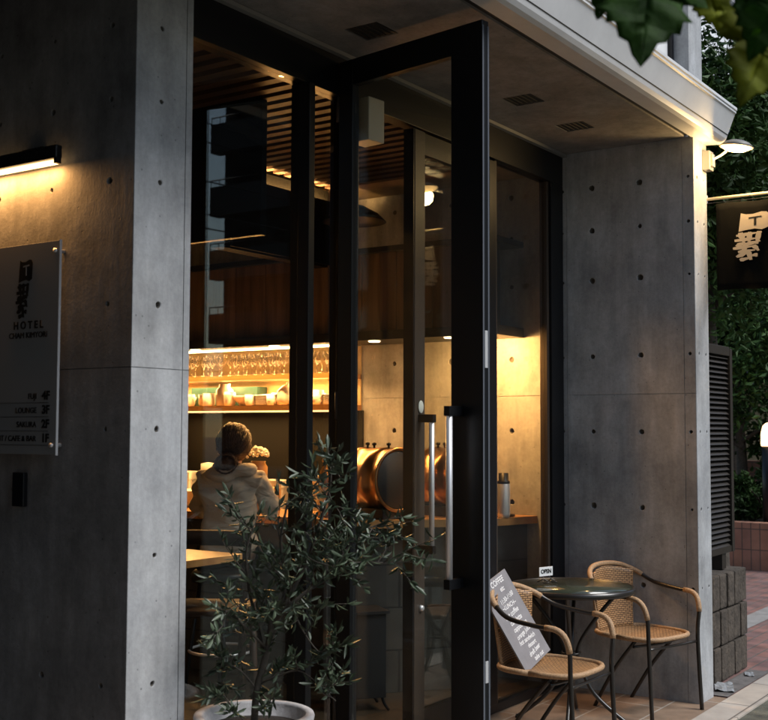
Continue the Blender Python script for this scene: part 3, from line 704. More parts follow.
# wine glasses
M_wine = glass_mat('drinking glass', .16, (.97, .95, .90))
def wine():
    bm = bmesh.new(); lathe(bm, [(.028, 0), (.027, .003), (.004, .006), (.0035, .062), (.015, .072), (.030, .095), (.032, .12), (.027, .155)], 12, cap=False)
    return bm
W0 = None; k = 0
for ix in range(3):
    for iy in range(21):
        if rnd.random() < .08: continue
        if W0 is None: W0 = o = new_obj('wine_glass', wine(), M_wine, smooth=True); tag(o, 'clear stemmed wine glass standing in the crowded rows on the top bar shelf', 'wine glass', 'wine glasses on the top bar shelf')
        else: o = W0.copy(); C.objects.link(o)
        o.location = (6.235+ix*.085, 4.68+iy*.084 + .03*(ix % 2) + rnd.uniform(-.008, .008), 1.936)
def vessel(name, prof, m, loc, label, cat, n=24, rz=0, group=None):
    bm = bmesh.new(); lathe(bm, prof, n, cap=False); o = new_obj(name, bm, m, smooth=False); o.location = loc; o.rotation_euler = (0, 0, rz); return tag(o, label, cat, group)
bowl = [(0, 0), (.04, 0), (.045, .01), (.085, .05), (.09, .07), (.084, .07), (.04, .018), (0, .014)]
cup = [(0, 0), (.035, 0), (.042, .02), (.044, .085), (.040, .085), (.036, .01), (0, .01)]
stackp = [(0, 0)] + [q for i in range(6) for q in ((.075, .004+i*.011), (.082, .010+i*.011), (.07, .013+i*.011))] + [(0, .075)]
jar = [(0, 0), (.05, 0), (.055, .01), (.055, .10), (.035, .12), (.035, .14), (0, .14)]
kettle = [(0, 0), (.07, 0), (.08, .03), (.07, .09), (.035, .12), (.012, .125), (.014, .14), (0, .145)]
y = 4.70
row = [('bowl_stack', stackp, 'pale stack of plates at the right end of the lower bar shelf', 'plates'), ('tea_bowl', bowl, 'dark-shadowed wide bowl beside the right plate stack on the lower bar shelf', 'bowl'), ('teapot', kettle, 'round cream teapot in the middle of the lower bar shelf', 'teapot'),
       ('plate_stack', stackp, 'low plate stack just left of the cream teapot', 'plates'), ('rice_bowl', bowl, 'cream bowl between the plates and the tall jar on the lower shelf', 'bowl'), ('storage_jar', [(a, b*1.0) for a, b in jar], 'tallest cream jar in the left half of the lower bar shelf', 'jar'),
       ('cup', cup, 'short cream cup just left of the tall jar on the lower shelf', 'cup'), ('serving_bowl', bowl, 'broad cream bowl at the far left of the lower bar shelf', 'bowl')]
for nm, pr, lb_, ct in row:
    sc = rnd.uniform(.95, 1.2); o = vessel(nm, [(a*sc, b*sc) for a, b in pr], M_cream, (6.29, y, 1.721), lb_, ct); y += .2
    o = vessel('cup', [(a, b*rnd.uniform(.7, 1.2)) for a, b in cup], M_cream, (6.235, y-.1, 1.721), 'white cup in the front row of the lower bar shelf', 'cup', group='cups in the front row of the lower shelf')
# extra back row
for i in range(8):
    vessel('cup', [(a, b*1.1) for a, b in cup], M_cream, (6.43, 4.75+i*.19, 1.721), 'cream cup in the back row of the lower bar shelf', 'cup', group='cups in the back row of the lower shelf')
o = new_obj('white_box', B(-.12, .12, -.25, .25, 0, .11, bev=.006), M_cream); o.location = (5.87, 5.55, 1.021); tag(o, 'long cream box on the counter behind the seated woman', 'box')
# counter-top items
o = new_obj('paper_stack', B(-.12, .12, -.18, .18, 0, .26, bev=.004), M_cream); o.location = (5.86, 6.03, 1.021); tag(o, 'tall pale box at the far left end of the bar counter', 'box')
o = new_obj('wooden_crate', B(-.10, .10, -.14, .14, 0, .15, bev=.004), wood_mat('pale crate wood', (.45, .28, .12), (.55, .36, .17), 'Y', 12)); o.location = (5.80, 4.98, 1.021); tag(o, 'pale wooden crate on the bar counter right of the seated woman', 'crate')
VJ = thing('flower_jar', (5.82, 4.97, 1.172), 'round jar of small white flowers standing on the pale crate', 'flower jar')
bm = bmesh.new(); lathe(bm, [(0, 0), (.05, 0), (.06, .02), (.062, .13), (.045, .16), (.05, .17), (.042, .17), (.04, .15), (0, .14)], 24, cap=False); new_obj('jar', bm, mat('amber pot', (.40, .22, .08), .3), VJ)
bm = bmesh.new()
for i in range(60):
    a = rnd.uniform(0, 6.28); q = rnd.random()**.5*.075; c = (q*math.cos(a), q*math.sin(a), .20+.055*(1-(q/.08)**2)+rnd.uniform(-.01, .01))
    bmesh.ops.create_icosphere(bm, subdivisions=1, radius=rnd.uniform(.010, .016), matrix=Matrix.Translation(c))
new_obj('flowers', bm, mat('white petals', (.8, .76, .62), .7), VJ)
BC = new_obj('back_counter', box(B(6.12, 6.48, 4.62, 6.45, .9, .94, bev=.003), 6.15, 6.47, 4.64, 6.43, .005, .899), M_dwood0); tag(BC, 'low dark back counter under the bright bar shelves', 'counter')
for i, (w_, d_, h_, nm, lb_) in enumerate(((.13, .12, .30, 'cream_tin', 'square cream tin at the right end of the back counter'), (.10, .10, .40, 'paper_roll', 'tall cream roll beside the square tin on the back counter'), (.2, .14, .26, 'cream_box', 'wide cream box behind the flower jar on the back counter'), (.11, .12, .34, 'flour_canister', 'tall pale canister left of the wide cream box on the back counter'), (.18, .15, .24, 'bread_box', 'low pale bread box on the back counter behind the woman'), (.12, .12, .36, 'tea_tin', 'tall pale tea tin at the middle of the back counter'), (.2, .16, .30, 'pastry_box', 'broad pale pastry box at the left part of the back counter'), (.14, .14, .42, 'white_urn', 'tallest white urn at the far left of the back counter'))):
    bm = bmesh.new()
    if i % 2: lathe(bm, [(0, 0), (w_*.5, 0), (w_*.52, .02), (w_*.52, h_*.75), (w_*.44, h_*.82), (w_*.46, h_*.84), (w_*.46, h_), (0, h_+.01)], 20, cap=False)
    else: box(bm, -d_/2, d_/2, -w_/2, w_/2, 0, h_*.9, bev=.008); box(bm, -d_/2-.006, d_/2+.006, -w_/2-.006, w_/2+.006, h_*.8, h_, bev=.005)
    o = new_obj(nm, bm, M_cream); o.location = (6.25, 4.74+i*.215, .941); tag(o, lb_, nm.replace('_', ' '))
# glass canisters
for i, (x, yy, h_, lb_) in enumerate(((5.72, 5.28, .20, 'glass canister on the counter in front of the woman, nearest her elbow'), (5.95, 5.15, .24, 'taller glass canister on the counter behind the pale crate'), (5.70, 5.75, .17, 'low glass canister on the counter at the left of the woman'))):
    t_ = thing('glass_canister', (x, yy, 1.0205), lb_, 'canister'); bm = bmesh.new(); lathe(bm, [(0, 0), (.06, 0), (.062, .01), (.062, h_)], 24, cap=False); new_obj('jar', bm, mat('amber filled glass', (.50, .30, .12), .15, coat=.6), t_)
    bm = bmesh.new(); lathe(bm, [(.0, h_), (.064, h_), (.064, h_+.02), (.0, h_+.025)], 24, cap=False); new_obj('lid', bm, M_cream, t_)
# tall bottle
BT = thing('sake_bottle', (5.66, 4.30, 1.0205), 'tall glass bottle with a pale label on the counter seen in the narrow pane', 'bottle')
bm = bmesh.new(); lathe(bm, [(0, 0), (.042, 0), (.045, .01), (.045, .20), (.036, .25), (.017, .30), (.015, .355), (.018, .36), (.018, .375), (0, .375)], 24, cap=False); new_obj('glass_body', bm, mat('amber bottle glass', (.35, .19, .06), .1, coat=.8), BT)
bm = bmesh.new(); lathe(bm, [(.0458, .03), (.0462, .032), (.0462, .175), (.0458, .178)], 24, cap=False); new_obj('label_band', bm, mat('pale bottle label', (.75, .64, .45), .6, var=.3, vs=45), BT)
# espresso drums
def drum(loc, lab, yaw):
    t_ = thing('espresso_machine', loc, lab, 'coffee machine', 'copper drum machines on the bar counter', yaw)
    M2 = Matrix.Rotation(R(90), 4, 'Y'); Cc = (-.20, 0, .265)
    bm = bmesh.new(); lathe(bm, [(.0, 0), (.20, 0), (.215, .01), (.218, .06), (.212, .065), (.212, .20), (.218, .205), (.218, .29), (.212, .295), (.212, .38), (.22, .39), (.22, .40), (.20, .402), (.20, .385), (.0, .385)], 40, c=Cc, M=M2, cap=False)
    new_obj('drum', bm, mat('polished copper', (.34, .18, .08), .28, metal=1, bump=.25, bs=9), t_)
    bm = bmesh.new(); lathe(bm, [(0, .386), (.198, .386), (.19, .392), (0, .396)], 40, c=Cc, M=M2, cap=False); new_obj('end_plate', bm, mat('black end plate', (.01, .01, .012), .45), t_)
    bm = B(-.18, .18, -.13, .13, 0, .07, bev=.006); box(bm, -.14, -.08, -.07, .07, .07, .1); box(bm, .08, .14, -.07, .07, .07, .1); new_obj('machine_base', bm, M_black, t_)
    for i, x_ in enumerate((-.13, -.06, .09)):
        bm = bmesh.new(); lathe(bm, [(.008, 0), (.008, .02), (.016, .022), (.016, .038), (.0, .042)], 14, c=(x_, 0, .475), cap=False); new_obj('knob', bm, M_black, t_)
    new_obj('spout', T([(-.12, -.2, .25), (-.12, -.25, .22), (-.12, -.26, .15)], .012), M_chrome, t_)
    t_.scale = (.88, .88, .88)
    return t_
drum((5.78, 3.97, 1.0205), 'polished copper coffee drum on the counter, left one behind the door glass', R(-104))
drum((6.20, 3.72, 1.0205), 'polished copper coffee drum half hidden behind the door handle, right one', R(-104))
area(None, None, (5.7, 4.3, 2.05), (0, 0, 0), .1, .1, 0.01)
# canister and tablet at counter end
TM = thing('tumbler', (6.24, 3.37, 1.0205), 'steel tumbler with a black lid at the right end of the counter', 'tumbler')
bm = bmesh.new(); lathe(bm, [(0, 0), (.035, 0), (.04, .02), (.04, .20), (.036, .21)], 24, cap=False); new_obj('cup_body', bm, M_chrome, TM)
bm = bmesh.new(); lathe(bm, [(.038, .205), (.04, .22), (.03, .225), (.03, .27), (0, .272)], 24, cap=False); new_obj('lid', bm, M_black, TM)
DV = thing('card_terminal', (6.34, 3.44, 1.0205), 'dark upright tablet on a round base at the right end of the counter', 'terminal', rz=R(15))
new_obj('screen_block', B(-.03, .03, -.045, .045, .015, .21, bev=.006), mat('dark grey plastic', (.07, .065, .06), .5), DV)
bm = bmesh.new(); lathe(bm, [(0, 0), (.085, 0), (.085, .012), (0, .014)], 24, cap=False); new_obj('round_base', bm, M_black, DV)
# ceiling box (sensor)
BX = thing('sensor_box', (4.27, 3.05, 2.97), 'small beige plastic box hung under the door head, seen through the open door glass', 'sensor', rz=R(-6))
new_obj('sensor_case', B(-.055, .055, -.10, .02, -.105, .095, bev=.006), mat('beige plastic', (.52, .45, .33), .5), BX)
new_obj('sensor_bracket', B(-.012, .012, .0, .018, .0951, .11), M_black, BX)
# hanging black panel
HP = new_obj('suspended_screen', B(-.02, .02, -.62, .62, -.36, .36, bev=.003), mat('satin black panel', (.003, .003, .0035), .5, spec=.1)); HP.location = (4.16, 4.155, 2.835); tag(HP, 'large blank black screen hanging from the slatted ceiling at the left window', 'screen')
# cove light on bulkhead
CL = thing('cove_light', (5.5, 4.53, 2.985), 'warm linear light glowing up into the ceiling slats above the dark bulkhead', 'cove light')
o = new_obj('tube', B(-.48, .50, -.02, .02, -.02, .0), mat('warm cove strip', (1, .8, .5), .5, emit=(1, .6, .25), es=6), CL)
area(CL, Matrix.Identity(4), (0, 0, .01), (R(180-30), 0, 0), .95, .03, 30.0, (1, .50, .15))
# far lamps seen as points
def bulb(loc, lab, e=.8):
    t_ = thing('pendant_bulb', loc, lab, 'bulb'); bm = bmesh.new(); bmesh.ops.create_icosphere(bm, subdivisions=2, radius=.016); new_obj('globe', bm, mat('bulb glow', (1, .8, .5), .5, emit=(1, .62, .28), es=4), t_, smooth=True)
    new_obj('flex', T([(0, 0, .02), (0, 0, 3.19-loc[2])], .003, 6, 1), M_black, t_)
bulb((5.33, 3.86, 2.53), 'small glowing bare bulb seen at the hinge side of the open door glass')
PD = thing('pendant_lamp', (5.75, 4.15, 2.84), 'wide black dome pendant lamp under the slatted ceiling behind the door glass', 'pendant lamp')
bm = bmesh.new(); lathe(bm, [(.02, .11), (.06, .10), (.15, .05), (.20, 0), (.195, 0), (.14, .04), (.05, .09)], 32, cap=False); new_obj('lamp_shade', bm, M_black, PD, smooth=True)
new_obj('flex', T([(0, 0, .1), (0, 0, .34)], .004, 6, 1), M_black, PD)
# bin/stove behind glass
SV = thing('metal_stand', (5.30, 3.78, 0.0045), 'dark metal cabinet on short splayed legs on the cafe floor behind the open door', 'cabinet', rz=R(-37))
new_obj('cabinet_body', box(B(-.13, .13, -.1, .1, .07, .53, bev=.005), -.145, .145, -.115, .115, .53, .545), mat('dark steel', (.02, .02, .022), .4), SV)
for sx in (-1, 1):
    for sy in (-1, 1): new_obj('leg', T([(sx*.11, sy*.08, .08), (sx*.12, sy*.09, .04), (sx*.145, sy*.1, .0)], .008, 6, 3), M_black, SV)
# high table and chair at the left pane
HT = thing('high_table', (3.98, 4.12, 0), 'small square wooden high table behind the left window pane', 'table')
new_obj('tabletop', B(-.42, .38, -.30, .30, .90, .935, bev=.003), M_wood, HT)
new_obj('column', B(-.03, .03, -.03, .03, .03, .90), M_black, HT); new_obj('foot_plate', B(-.22, .22, -.22, .22, .005, .03, bev=.003), M_black, HT)
HC = thing('bar_chair', (4.02, 3.73, 0), 'dark wooden high-backed bar chair in front of the high table by the left pane', 'chair', rz=R(-58))
M_dwood = wood_mat('dark chair wood', (.016, .008, .005), (.03, .014, .009), 'X', 14, .6); M_dwood.node_tree.nodes['Principled BSDF'].inputs['Specular IOR Level'].default_value = .2
new_obj('seat', B(-.2, .2, -.2, .2, .70, .735, bev=.01), M_dwood, HC); new_obj('backrest', T([(-.225, -.20, 1.055), (-.1, -.225, 1.065), (.1, -.225, 1.065), (.225, -.20, 1.055)], .035, 8, 5), M_dwood, HC)
for sx in (-1, 1):
    new_obj('leg', T([(sx*.18, .17, .70), (sx*.2, .2, .005)], .018, 8, 1), M_dwood, HC); new_obj('leg', T([(sx*.215, -.20, 1.05), (sx*.19, -.18, .7), (sx*.2, -.22, .005)], .018, 8, 3), M_dwood, HC)

# ------------------------------------------------------------------ seated woman
def skinned(name, V, E, m, parent, sub=2, disp=None, root=0):
    me = bpy.data.meshes.new(name); me.from_pydata([v[:3] for v in V], E, []); o = bpy.data.objects.new(name, me); C.objects.link(o)
    md = o.modifiers.new('k', 'SKIN'); md.use_smooth_shade = True; md.branch_smoothing = .4
    for i, v in enumerate(V):
        r_ = v[3]; o.data.skin_vertices[0].data[i].radius = (r_ if isinstance(r_, tuple) else (r_, r_))
    o.data.skin_vertices[0].data[root].use_root = True
    s_ = o.modifiers.new('s', 'SUBSURF'); s_.levels = sub; s_.render_levels = sub
    bpy.context.view_layer.update(); m2 = evaluated(o); bpy.data.objects.remove(o)
    if disp:
        for v in m2.vertices: v.co += disp(v.co, v.normal)
    m2.materials.clear(); m2.materials.append(m)
    for p in m2.polygons: p.use_smooth = True
    o = bpy.data.objects.new(name, m2); C.objects.link(o); o.parent = parent
    return o
WM = thing('person', (5.17, 4.62, 0), 'woman seen from behind with tied-back brown hair and beige jacket, seated at the bar', 'person', rz=math.atan2(.42, .90)-math.pi/2)
M_skin = mat('skin', (.55, .34, .22), .5)
V = [(0, -.02, .80, (.15, .11)), (0, -.03, .93, (.125, .095)), (0, -.02, 1.08, (.14, .10)), (0, .01, 1.22, (.13, .085)), (0, .02, 1.31, (.05, .05)), (0, .035, 1.37, (.05, .05)), (0, .05, 1.44, (.072, .088)), (0, .05, 1.51, (.058, .075)),
     (-.15, .02, 1.245, .055), (-.21, .10, 1.07, .042), (-.18, .31, 1.075, .034), (-.17, .38, 1.07, .024), (.15, .02, 1.245, .055), (.21, .10, 1.07, .042), (.17, .31, 1.075, .034), (.14, .38, 1.07, .024),
     (-.09, .10, .80, .08), (-.12, .42, .80, .06), (-.12, .44, .58, .05), (-.12, .40, .38, .036), (-.12, .50, .33, .03), (.09, .10, .80, .08), (.12, .42, .80, .06), (.12, .44, .58, .05), (.12, .40, .38, .036), (.12, .50, .33, .03),
     (-.15, .43, 1.06, (.032, .014)), (.11, .43, 1.06, (.032, .014))]
E_ = [(0, 1), (1, 2), (2, 3), (3, 4), (4, 5), (5, 6), (6, 7), (3, 8), (8, 9), (9, 10), (10, 11), (3, 12), (12, 13), (13, 14), (14, 15), (0, 16), (16, 17), (17, 18), (18, 19), (19, 20), (0, 21), (21, 22), (22, 23), (23, 24), (24, 25), (11, 26), (15, 27)]
# fingers
for s, b, bx in ((-1, 26, -.15), (1, 27, .11)):
    for k in range(4):
        x_ = bx + (k-1.5)*.016; L = (.055, .065, .062, .048)[k if s < 0 else 3-k]
        i = len(V); V += [(x_, .455, 1.062, .009), (x_, .455+L*.55, 1.066, .008), (x_, .455+L, 1.052, .0065)]; E_ += [(b, i), (i, i+1), (i+1, i+2)]
    i = len(V); V += [(bx - s*.035, .42, 1.058, .010), (bx - s*.05, .455, 1.05, .008)]; E_ += [(b, i), (i, i+1)]
skinned('body', V, E_, M_skin, WM)
Vj = [(0, -.03, .78, (.185, .15)), (0, -.035, .93, (.175, .14)), (0, -.03, 1.08, (.19, .135)), (0, -.005, 1.235, (.17, .115)), (0, .02, 1.335, (.095, .085)), (-.165, .01, 1.25, .082), (-.225, .09, 1.06, .07), (-.18, .29, 1.085, .055), (.165, .01, 1.25, .082), (.222, .09, 1.06, .07), (.17, .29, 1.085, .055)]
Ej = [(0, 1), (1, 2), (2, 3), (3, 4), (3, 5), (5, 6), (6, 7), (3, 8), (8, 9), (9, 10)]
def folds(co, n_):
    a = noise.noise(Vector((co.x*5, co.y*5, co.z*16)))*.018 + math.sin(co.z*42 + co.x*18 + 4*noise.noise(co*4))*.016*max(0, .5+noise.noise(co*5+Vector((3, 1, 2)))*1.5)
    return n_*a
o = skinned('jacket', Vj, Ej, mat('beige jacket cloth', (.52, .47, .39), .85, bump=.3, bs=200), WM, 3, folds)
Vh = [(-.13, -.03, 1.315, .035), (-.07, -.085, 1.30, .042), (0, -.105, 1.29, .046), (.07, -.085, 1.30, .042), (.13, -.03, 1.315, .035), (.09, .06, 1.30, .03), (-.09, .06, 1.30, .03)]
skinned('collar', Vh, [(0, 1), (1, 2), (2, 3), (3, 4), (4, 5), (0, 6)], mat('beige jacket cloth', ()), WM, 2, folds)
n_ = MATS['beige jacket cloth'].node_tree; bb = n_.nodes['Principled BSDF']
tc_ = n_.nodes.new('ShaderNodeTexCoord'); mp_ = n_.nodes.new('ShaderNodeMapping'); mp_.inputs['Scale'].default_value = (1, 1, 2.6); mp_.inputs['Rotation'].default_value = (0, R(25), 0)
tn_ = n_.nodes.new('ShaderNodeTexNoise'); tn_.inputs['Scale'].default_value = 4; tn_.inputs['Detail'].default_value = 2; tn_.inputs['Distortion'].default_value = 1.2
b1 = n_.nodes.new('ShaderNodeBump'); b1.inputs['Strength'].default_value = 1; b1.inputs['Distance'].default_value = .045
n_.links.new(tc_.outputs['Object'], mp_.inputs[0]); n_.links.new(mp_.outputs[0], tn_.inputs['Vector']); n_.links.new(tn_.outputs[0], b1.inputs['Height']); n_.links.new(b1.outputs[0], bb.inputs['Normal'])
# trousers
skinned('trousers', [(0, -.02, .78, (.16, .12)), (-.09, .10, .80, .092), (-.12, .42, .80, .072), (-.12, .44, .56, .062), (-.12, .41, .40, .05), (.09, .10, .80, .092), (.12, .42, .80, .072), (.12, .44, .56, .062), (.12, .41, .40, .05)], [(0, 1), (1, 2), (2, 3), (3, 4), (0, 5), (5, 6), (6, 7), (7, 8)], mat('dark trousers', (.02, .02, .025), .8), WM)
for s in (-1, 1): 
    bm = bmesh.new(); bmesh.ops.create_uvsphere(bm, u_segments=16, v_segments=10, radius=1, matrix=Matrix.Translation((s*.12, .47, .325)) @ Matrix.Diagonal((.045, .12, .04, 1))); new_obj('shoe', bm, M_black, WM, smooth=True)
bm = bmesh.new()
bmesh.ops.create_uvsphere(bm, u_segments=64, v_segments=40, radius=1, matrix=Matrix.Translation((0, .035, 1.462)) @ Matrix.Diagonal((.093, .112, .115, 1)))
bmesh.ops.delete(bm, geom=[v for v in bm.verts if v.co.y > .085 and v.co.z < 1.50], context='VERTS')
bmesh.ops.create_uvsphere(bm, u_segments=40, v_segments=24, radius=1, matrix=Matrix.Translation((.0, -.085, 1.35)) @ Matrix.Diagonal((.062, .048, .055, 1)))
bmesh.ops.create_uvsphere(bm, u_segments=20, v_segments=12, radius=1, matrix=Matrix.Translation((0, -.06, 1.395)) @ Matrix.Diagonal((.03, .03, .03, 1)))
for q in range(190):
    a = rnd.uniform(-2.5, 2.5); e = rnd.uniform(.25, 1.35); st_ = Vector((math.sin(a)*math.cos(e), -math.cos(a)*math.cos(e), math.sin(e))); en = Vector((rnd.uniform(-.25, .25), -.95, rnd.uniform(-.85, -.5))).normalized(); P_ = []
    for k in range(7):
        u_ = st_.lerp(en, k/6).normalized(); P_.append(Vector((0, .035, 1.462)) + Vector((u_.x*.095, u_.y*.114, u_.z*.117))*(1+rnd.uniform(-.004, .03)))
    tube(bm, P_, .0022, 4, 1, taper=.0012)
for q in range(60):
    a = rnd.uniform(0, 6.28); b2 = rnd.uniform(-.6, .6); c0 = Vector((0, -.085, 1.35)); P_ = [c0 + Vector((.064*math.cos(a+k*.5), .05*math.sin(b2)*1 - .03, .057*math.sin(a+k*.5)))*rnd.uniform(.95, 1.06) for k in range(6)]
    tube(bm, P_, .002, 4, 1, taper=.001)
for v in bm.verts:
    if v.co.z > 1.40: v.co = Vector((0, .035, 1.45)) + (v.co - Vector((0, .035, 1.45)))*1.10
    c_ = v.co - Vector((0, .035, 1.42)); a_ = math.atan2(c_.x, c_.z)
    v.co += c_.normalized()*(noise.noise(Vector((a_*9, v.co.y*4, 0)))*.006 + noise.noise(Vector((a_*30, v.co.y*6, 3)))*.003)
new_obj('hair', bm, mat('brown hair', (.075, .036, .017), .5, var=.5, vs=30, bump=.5, bs=120), WM, smooth=True)
bm = bmesh.new()
for s in (-1, 1):
    bmesh.ops.create_uvsphere(bm, u_segments=10, v_segments=8, radius=1, matrix=Matrix.Translation((s*.088, .06, 1.44)) @ Matrix.Diagonal((.01, .018, .028, 1)))
bmesh.ops.create_uvsphere(bm, u_segments=10, v_segments=8, radius=1, matrix=Matrix.Translation((0, .148, 1.435)) @ Matrix.Diagonal((.012, .018, .022, 1)))
new_obj('ears_and_nose', bm, M_skin, WM, smooth=True)
ST = thing('bar_stool', (5.10, 4.62, 0.005), 'black round bar stool under the seated woman', 'stool')
bm = bmesh.new(); lathe(bm, [(0, .66), (.18, .66), (.185, .70), (.17, .72), (0, .725)], 28, cap=False); new_obj('seat', bm, M_black, ST)
for k in range(4):
    a = R(45+90*k); new_obj('leg', T([(.13*math.cos(a), .13*math.sin(a), .66), (.22*math.cos(a), .22*math.sin(a), 0)], .014, 8, 1), M_black, ST)
new_obj('foot_ring', T([(.19*math.cos(R(15*i)), .19*math.sin(R(15*i)), .26) for i in range(25)], .009, 8, 1), M_chrome, ST)

# ------------------------------------------------------------------ right: block post, louvred panel, planter, far wall
BK = thing('block_pier', (7.25, 2.45, 0), 'rough ribbed concrete block pier three courses high beside the pillar', 'pier')
bm = bmesh.new()
for c_ in range(3):
    z0 = .004+c_*.22
    for i in range(6):
        x0 = -.40 + i*.137; q = rnd.uniform(-.006, .006)
        box(bm, x0+.004, x0+.132, -.12+q, .12, z0+.003, z0+.214, bev=.012)
    box(bm, -.39, .41, -.10, .115, z0, z0+.212)
o = new_obj('blocks', bm, mat('rough split block', (.060, .047, .036), .92, var=.45, vs=11, bump=1.0, bs=45), BK)
bm = bmesh.new(); 
LV = thing('louvred_panel', (7.22, 2.42, .665), 'tall dark brown louvred screen panel on a short post above the block pier', 'screen')
M_lou = mat('dark brown louvre', (.020, .015, .011), .5)
new_obj('post', B(.16, .24, -.02, .05, 0, .12), M_lou, LV)
new_obj('panel_frame', box(box(box(B(-.36, -.32, -.03, .03, .10, 1.43), .33, .38, -.035, .035, .10, 1.43, bev=.003), -.32, .33, -.03, .03, .10, .14), -.32, .33, -.033, .033, 1.38, 1.44, bev=.003), M_lou, LV)
bm = bmesh.new(); z = .15
while z < 1.375:
    prism(bm, [(-.025, z-.012), (-.021, z-.014), (.022, z+.026), (.018, z+.028)], -.319, .329, 'X'); z += .033
new_obj('louvre_slats', bm, M_lou, LV)
new_obj('backing', B(-.319, .329, .024, .029, .14, 1.38), mat('black backing', (.008, .008, .008), .8), LV)
M_tileb = brick_mat('salmon wall tiles', (.34, .17, .11), (.28, .14, .10), (.10, .07, .055), .10, .23, .006, .6, plane='YZ', offset=0)
PN = thing('brick_planter', (13.3, 4.2, 0), 'low planter wall of salmon tiles full of shrubs at the back right', 'planter')
new_obj('planter_wall', box(B(-.3, -.1, -2.6, 2.6, .0, .53), -.1, 1.5, -2.6, -2.4, .0, .53), M_tileb, PN)
new_obj('soil', B(-.1, 1.5, -2.4, 2.6, .3, .45), mat('potting soil', (.03, .022, .016), .95), PN)
M_tile2 = brick_mat('old brown brick', (.20, .10, .07), (.15, .08, .06), (.09, .07, .06), .23, .08, .008, .7, plane='YZ')
o = new_obj('brick_wall', B(16.2, 16.4, 3.0, 9, 0, 1.14), M_tile2); tag(o, 'low brown brick wall behind the planter at the far right', 'wall')
HS = thing('far_house', (19, 8, 0), 'ochre plastered house wall behind the trees at the far right', 'building')
new_obj('wall', B(0, 6, -6, 6, 0, 5.2), mat('ochre plaster', (.30, .25, .14), .8, var=.15), HS)
bm = bmesh.new()
for y in (-4.1, -3.4, -2.7, -2.0): box(bm, -.03, -.001, y, y+.03, 0.2, 4.8)
new_obj('joint_battens', bm, M_dark, HS)
o = thing('wall_unit', (18.7, 5.75, 2.6), 'small blue-grey box unit mounted on the ochre house wall', 'box'); new_obj('unit_case', box(B(-.1, .29, -.25, .25, -.3, .3, bev=.02), -.12, -.1, -.2, .2, -.25, .25, bev=.005), mat('blue grey metal', (.14, .16, .2), .5), o)
BL = thing('bollard_light', (13.28, 3.77, .45), 'black bollard garden light with a glowing rounded white top in the planter', 'bollard light')
bm = bmesh.new(); lathe(bm, [(.075, 0), (.075, .93), (0, .93)], 24); new_obj('bollard_post', bm, M_black, BL)
bm = bmesh.new(); lathe(bm, [(.0, .93), (.078, .932), (.082, .96), (.08, 1.08), (.06, 1.16), (.03, 1.19), (0, 1.20)], 24, cap=False); new_obj('lamp_head', bm, mat('glowing opal lamp', (1, .9, .7), .5, emit=(1, .62, .30), es=2.6), BL, smooth=True)
# wrappers
bm = bmesh.new(); bmesh.ops.create_grid(bm, x_segments=14, y_segments=8, size=1, matrix=Matrix.Diagonal((.11, .055, 1, 1)))
for v in bm.verts: v.co.z = .012 + .016*noise.noise(v.co*24) + .004*noise.noise(v.co*90)
o = new_obj('crumpled_wrapper', bm, mat('white plastic film', (.26, .27, .28), .35), smooth=False); o.location = (6.95, 2.26, .008); o.rotation_euler = (0, 0, R(20)); md = o.modifiers.new('s', 'SOLIDIFY'); md.thickness = .0015; tag(o, 'crumpled white plastic wrapper on the ground at the foot of the pillar', 'litter')
o2 = o.copy(); C.objects.link(o2); o2.location = (7.42, 2.25, .008); o2.scale = (.45, .5, .6); tag(o2, 'small scrap of pale litter on the ground at the foot of the block pier', 'litter')
# ------------------------------------------------------------------ trees
def leafmass(bm, c, rad, n, size, rr):
    c = Vector(c)
    ncl = max(6, n//90); cl = []
    for _ in range(ncl):
        while True:
            v = Vector((rr.uniform(-1, 1), rr.uniform(-1, 1), rr.uniform(-1, 1)))
            if v.length < 1: break
        v = v*(.55+.45*rr.random())
        cl.append((Vector((v.x*rad[0], v.y*rad[1], v.z*rad[2])), rr.uniform(.16, .34)*min(rad)))
    for i in range(n):
        cc, cr = cl[i % ncl]
        p = c + cc + Vector((rr.gauss(0, 1), rr.gauss(0, 1), rr.gauss(0, .8)))*cr*.6
        d = Vector((rr.gauss(0, 1), rr.gauss(0, 1), rr.gauss(-.3, .8))).normalized(); s = d.orthogonal().normalized(); s = Matrix.Rotation(rr.uniform(0, 6.28), 3, d) @ s
        L = size*rr.uniform(.7, 1.3); wd = L*.45; n_ = d.cross(s)*L*.1
        bm.faces.new([bm.verts.new(q) for q in (p, p+d*L*.5+s*wd*.5+n_, p+d*L, p+d*L*.5-s*wd*.5+n_)])
def tree(name, loc, h, rad, n, size, label, cat='tree', seed=1, m=None, ch=None, group=None):
    rr = random.Random(seed); t_ = thing(name, loc, label, cat, group)
    ch = ch or h*.62
    bm = bmesh.new(); tube(bm, [(0, 0, 0), (.05, .03, ch*.4), (-.03, .05, ch*.75), (.02, 0, ch*1.1)], .035*h*.5, 10, 5, taper=.02)
    for k in range(7):
        a = rr.uniform(0, 6.28); z = ch*rr.uniform(.45, .95); e = Vector((rad[0]*.7*math.cos(a), rad[1]*.7*math.sin(a), z+rad[2]*rr.uniform(.1, .5)))
        tube(bm, [(0, 0, z), e*.5 + Vector((0, 0, z*.5+.1)), e], .012*h*.5, 7, 4, taper=.01)
    new_obj('trunk', bm, M_bark, t_)
    bm = bmesh.new(); leafmass(bm, (0, 0, ch), rad, n, size, rr); new_obj('crown', bm, m or M_tree, t_)
    return t_
tree('evergreen_tree', (9.9, 3.25, 0), 6, (1.5, 1.2, 1.5), 34000, .08, 'dense dark evergreen tree directly behind the lit spotlight', seed=3, ch=3.85)
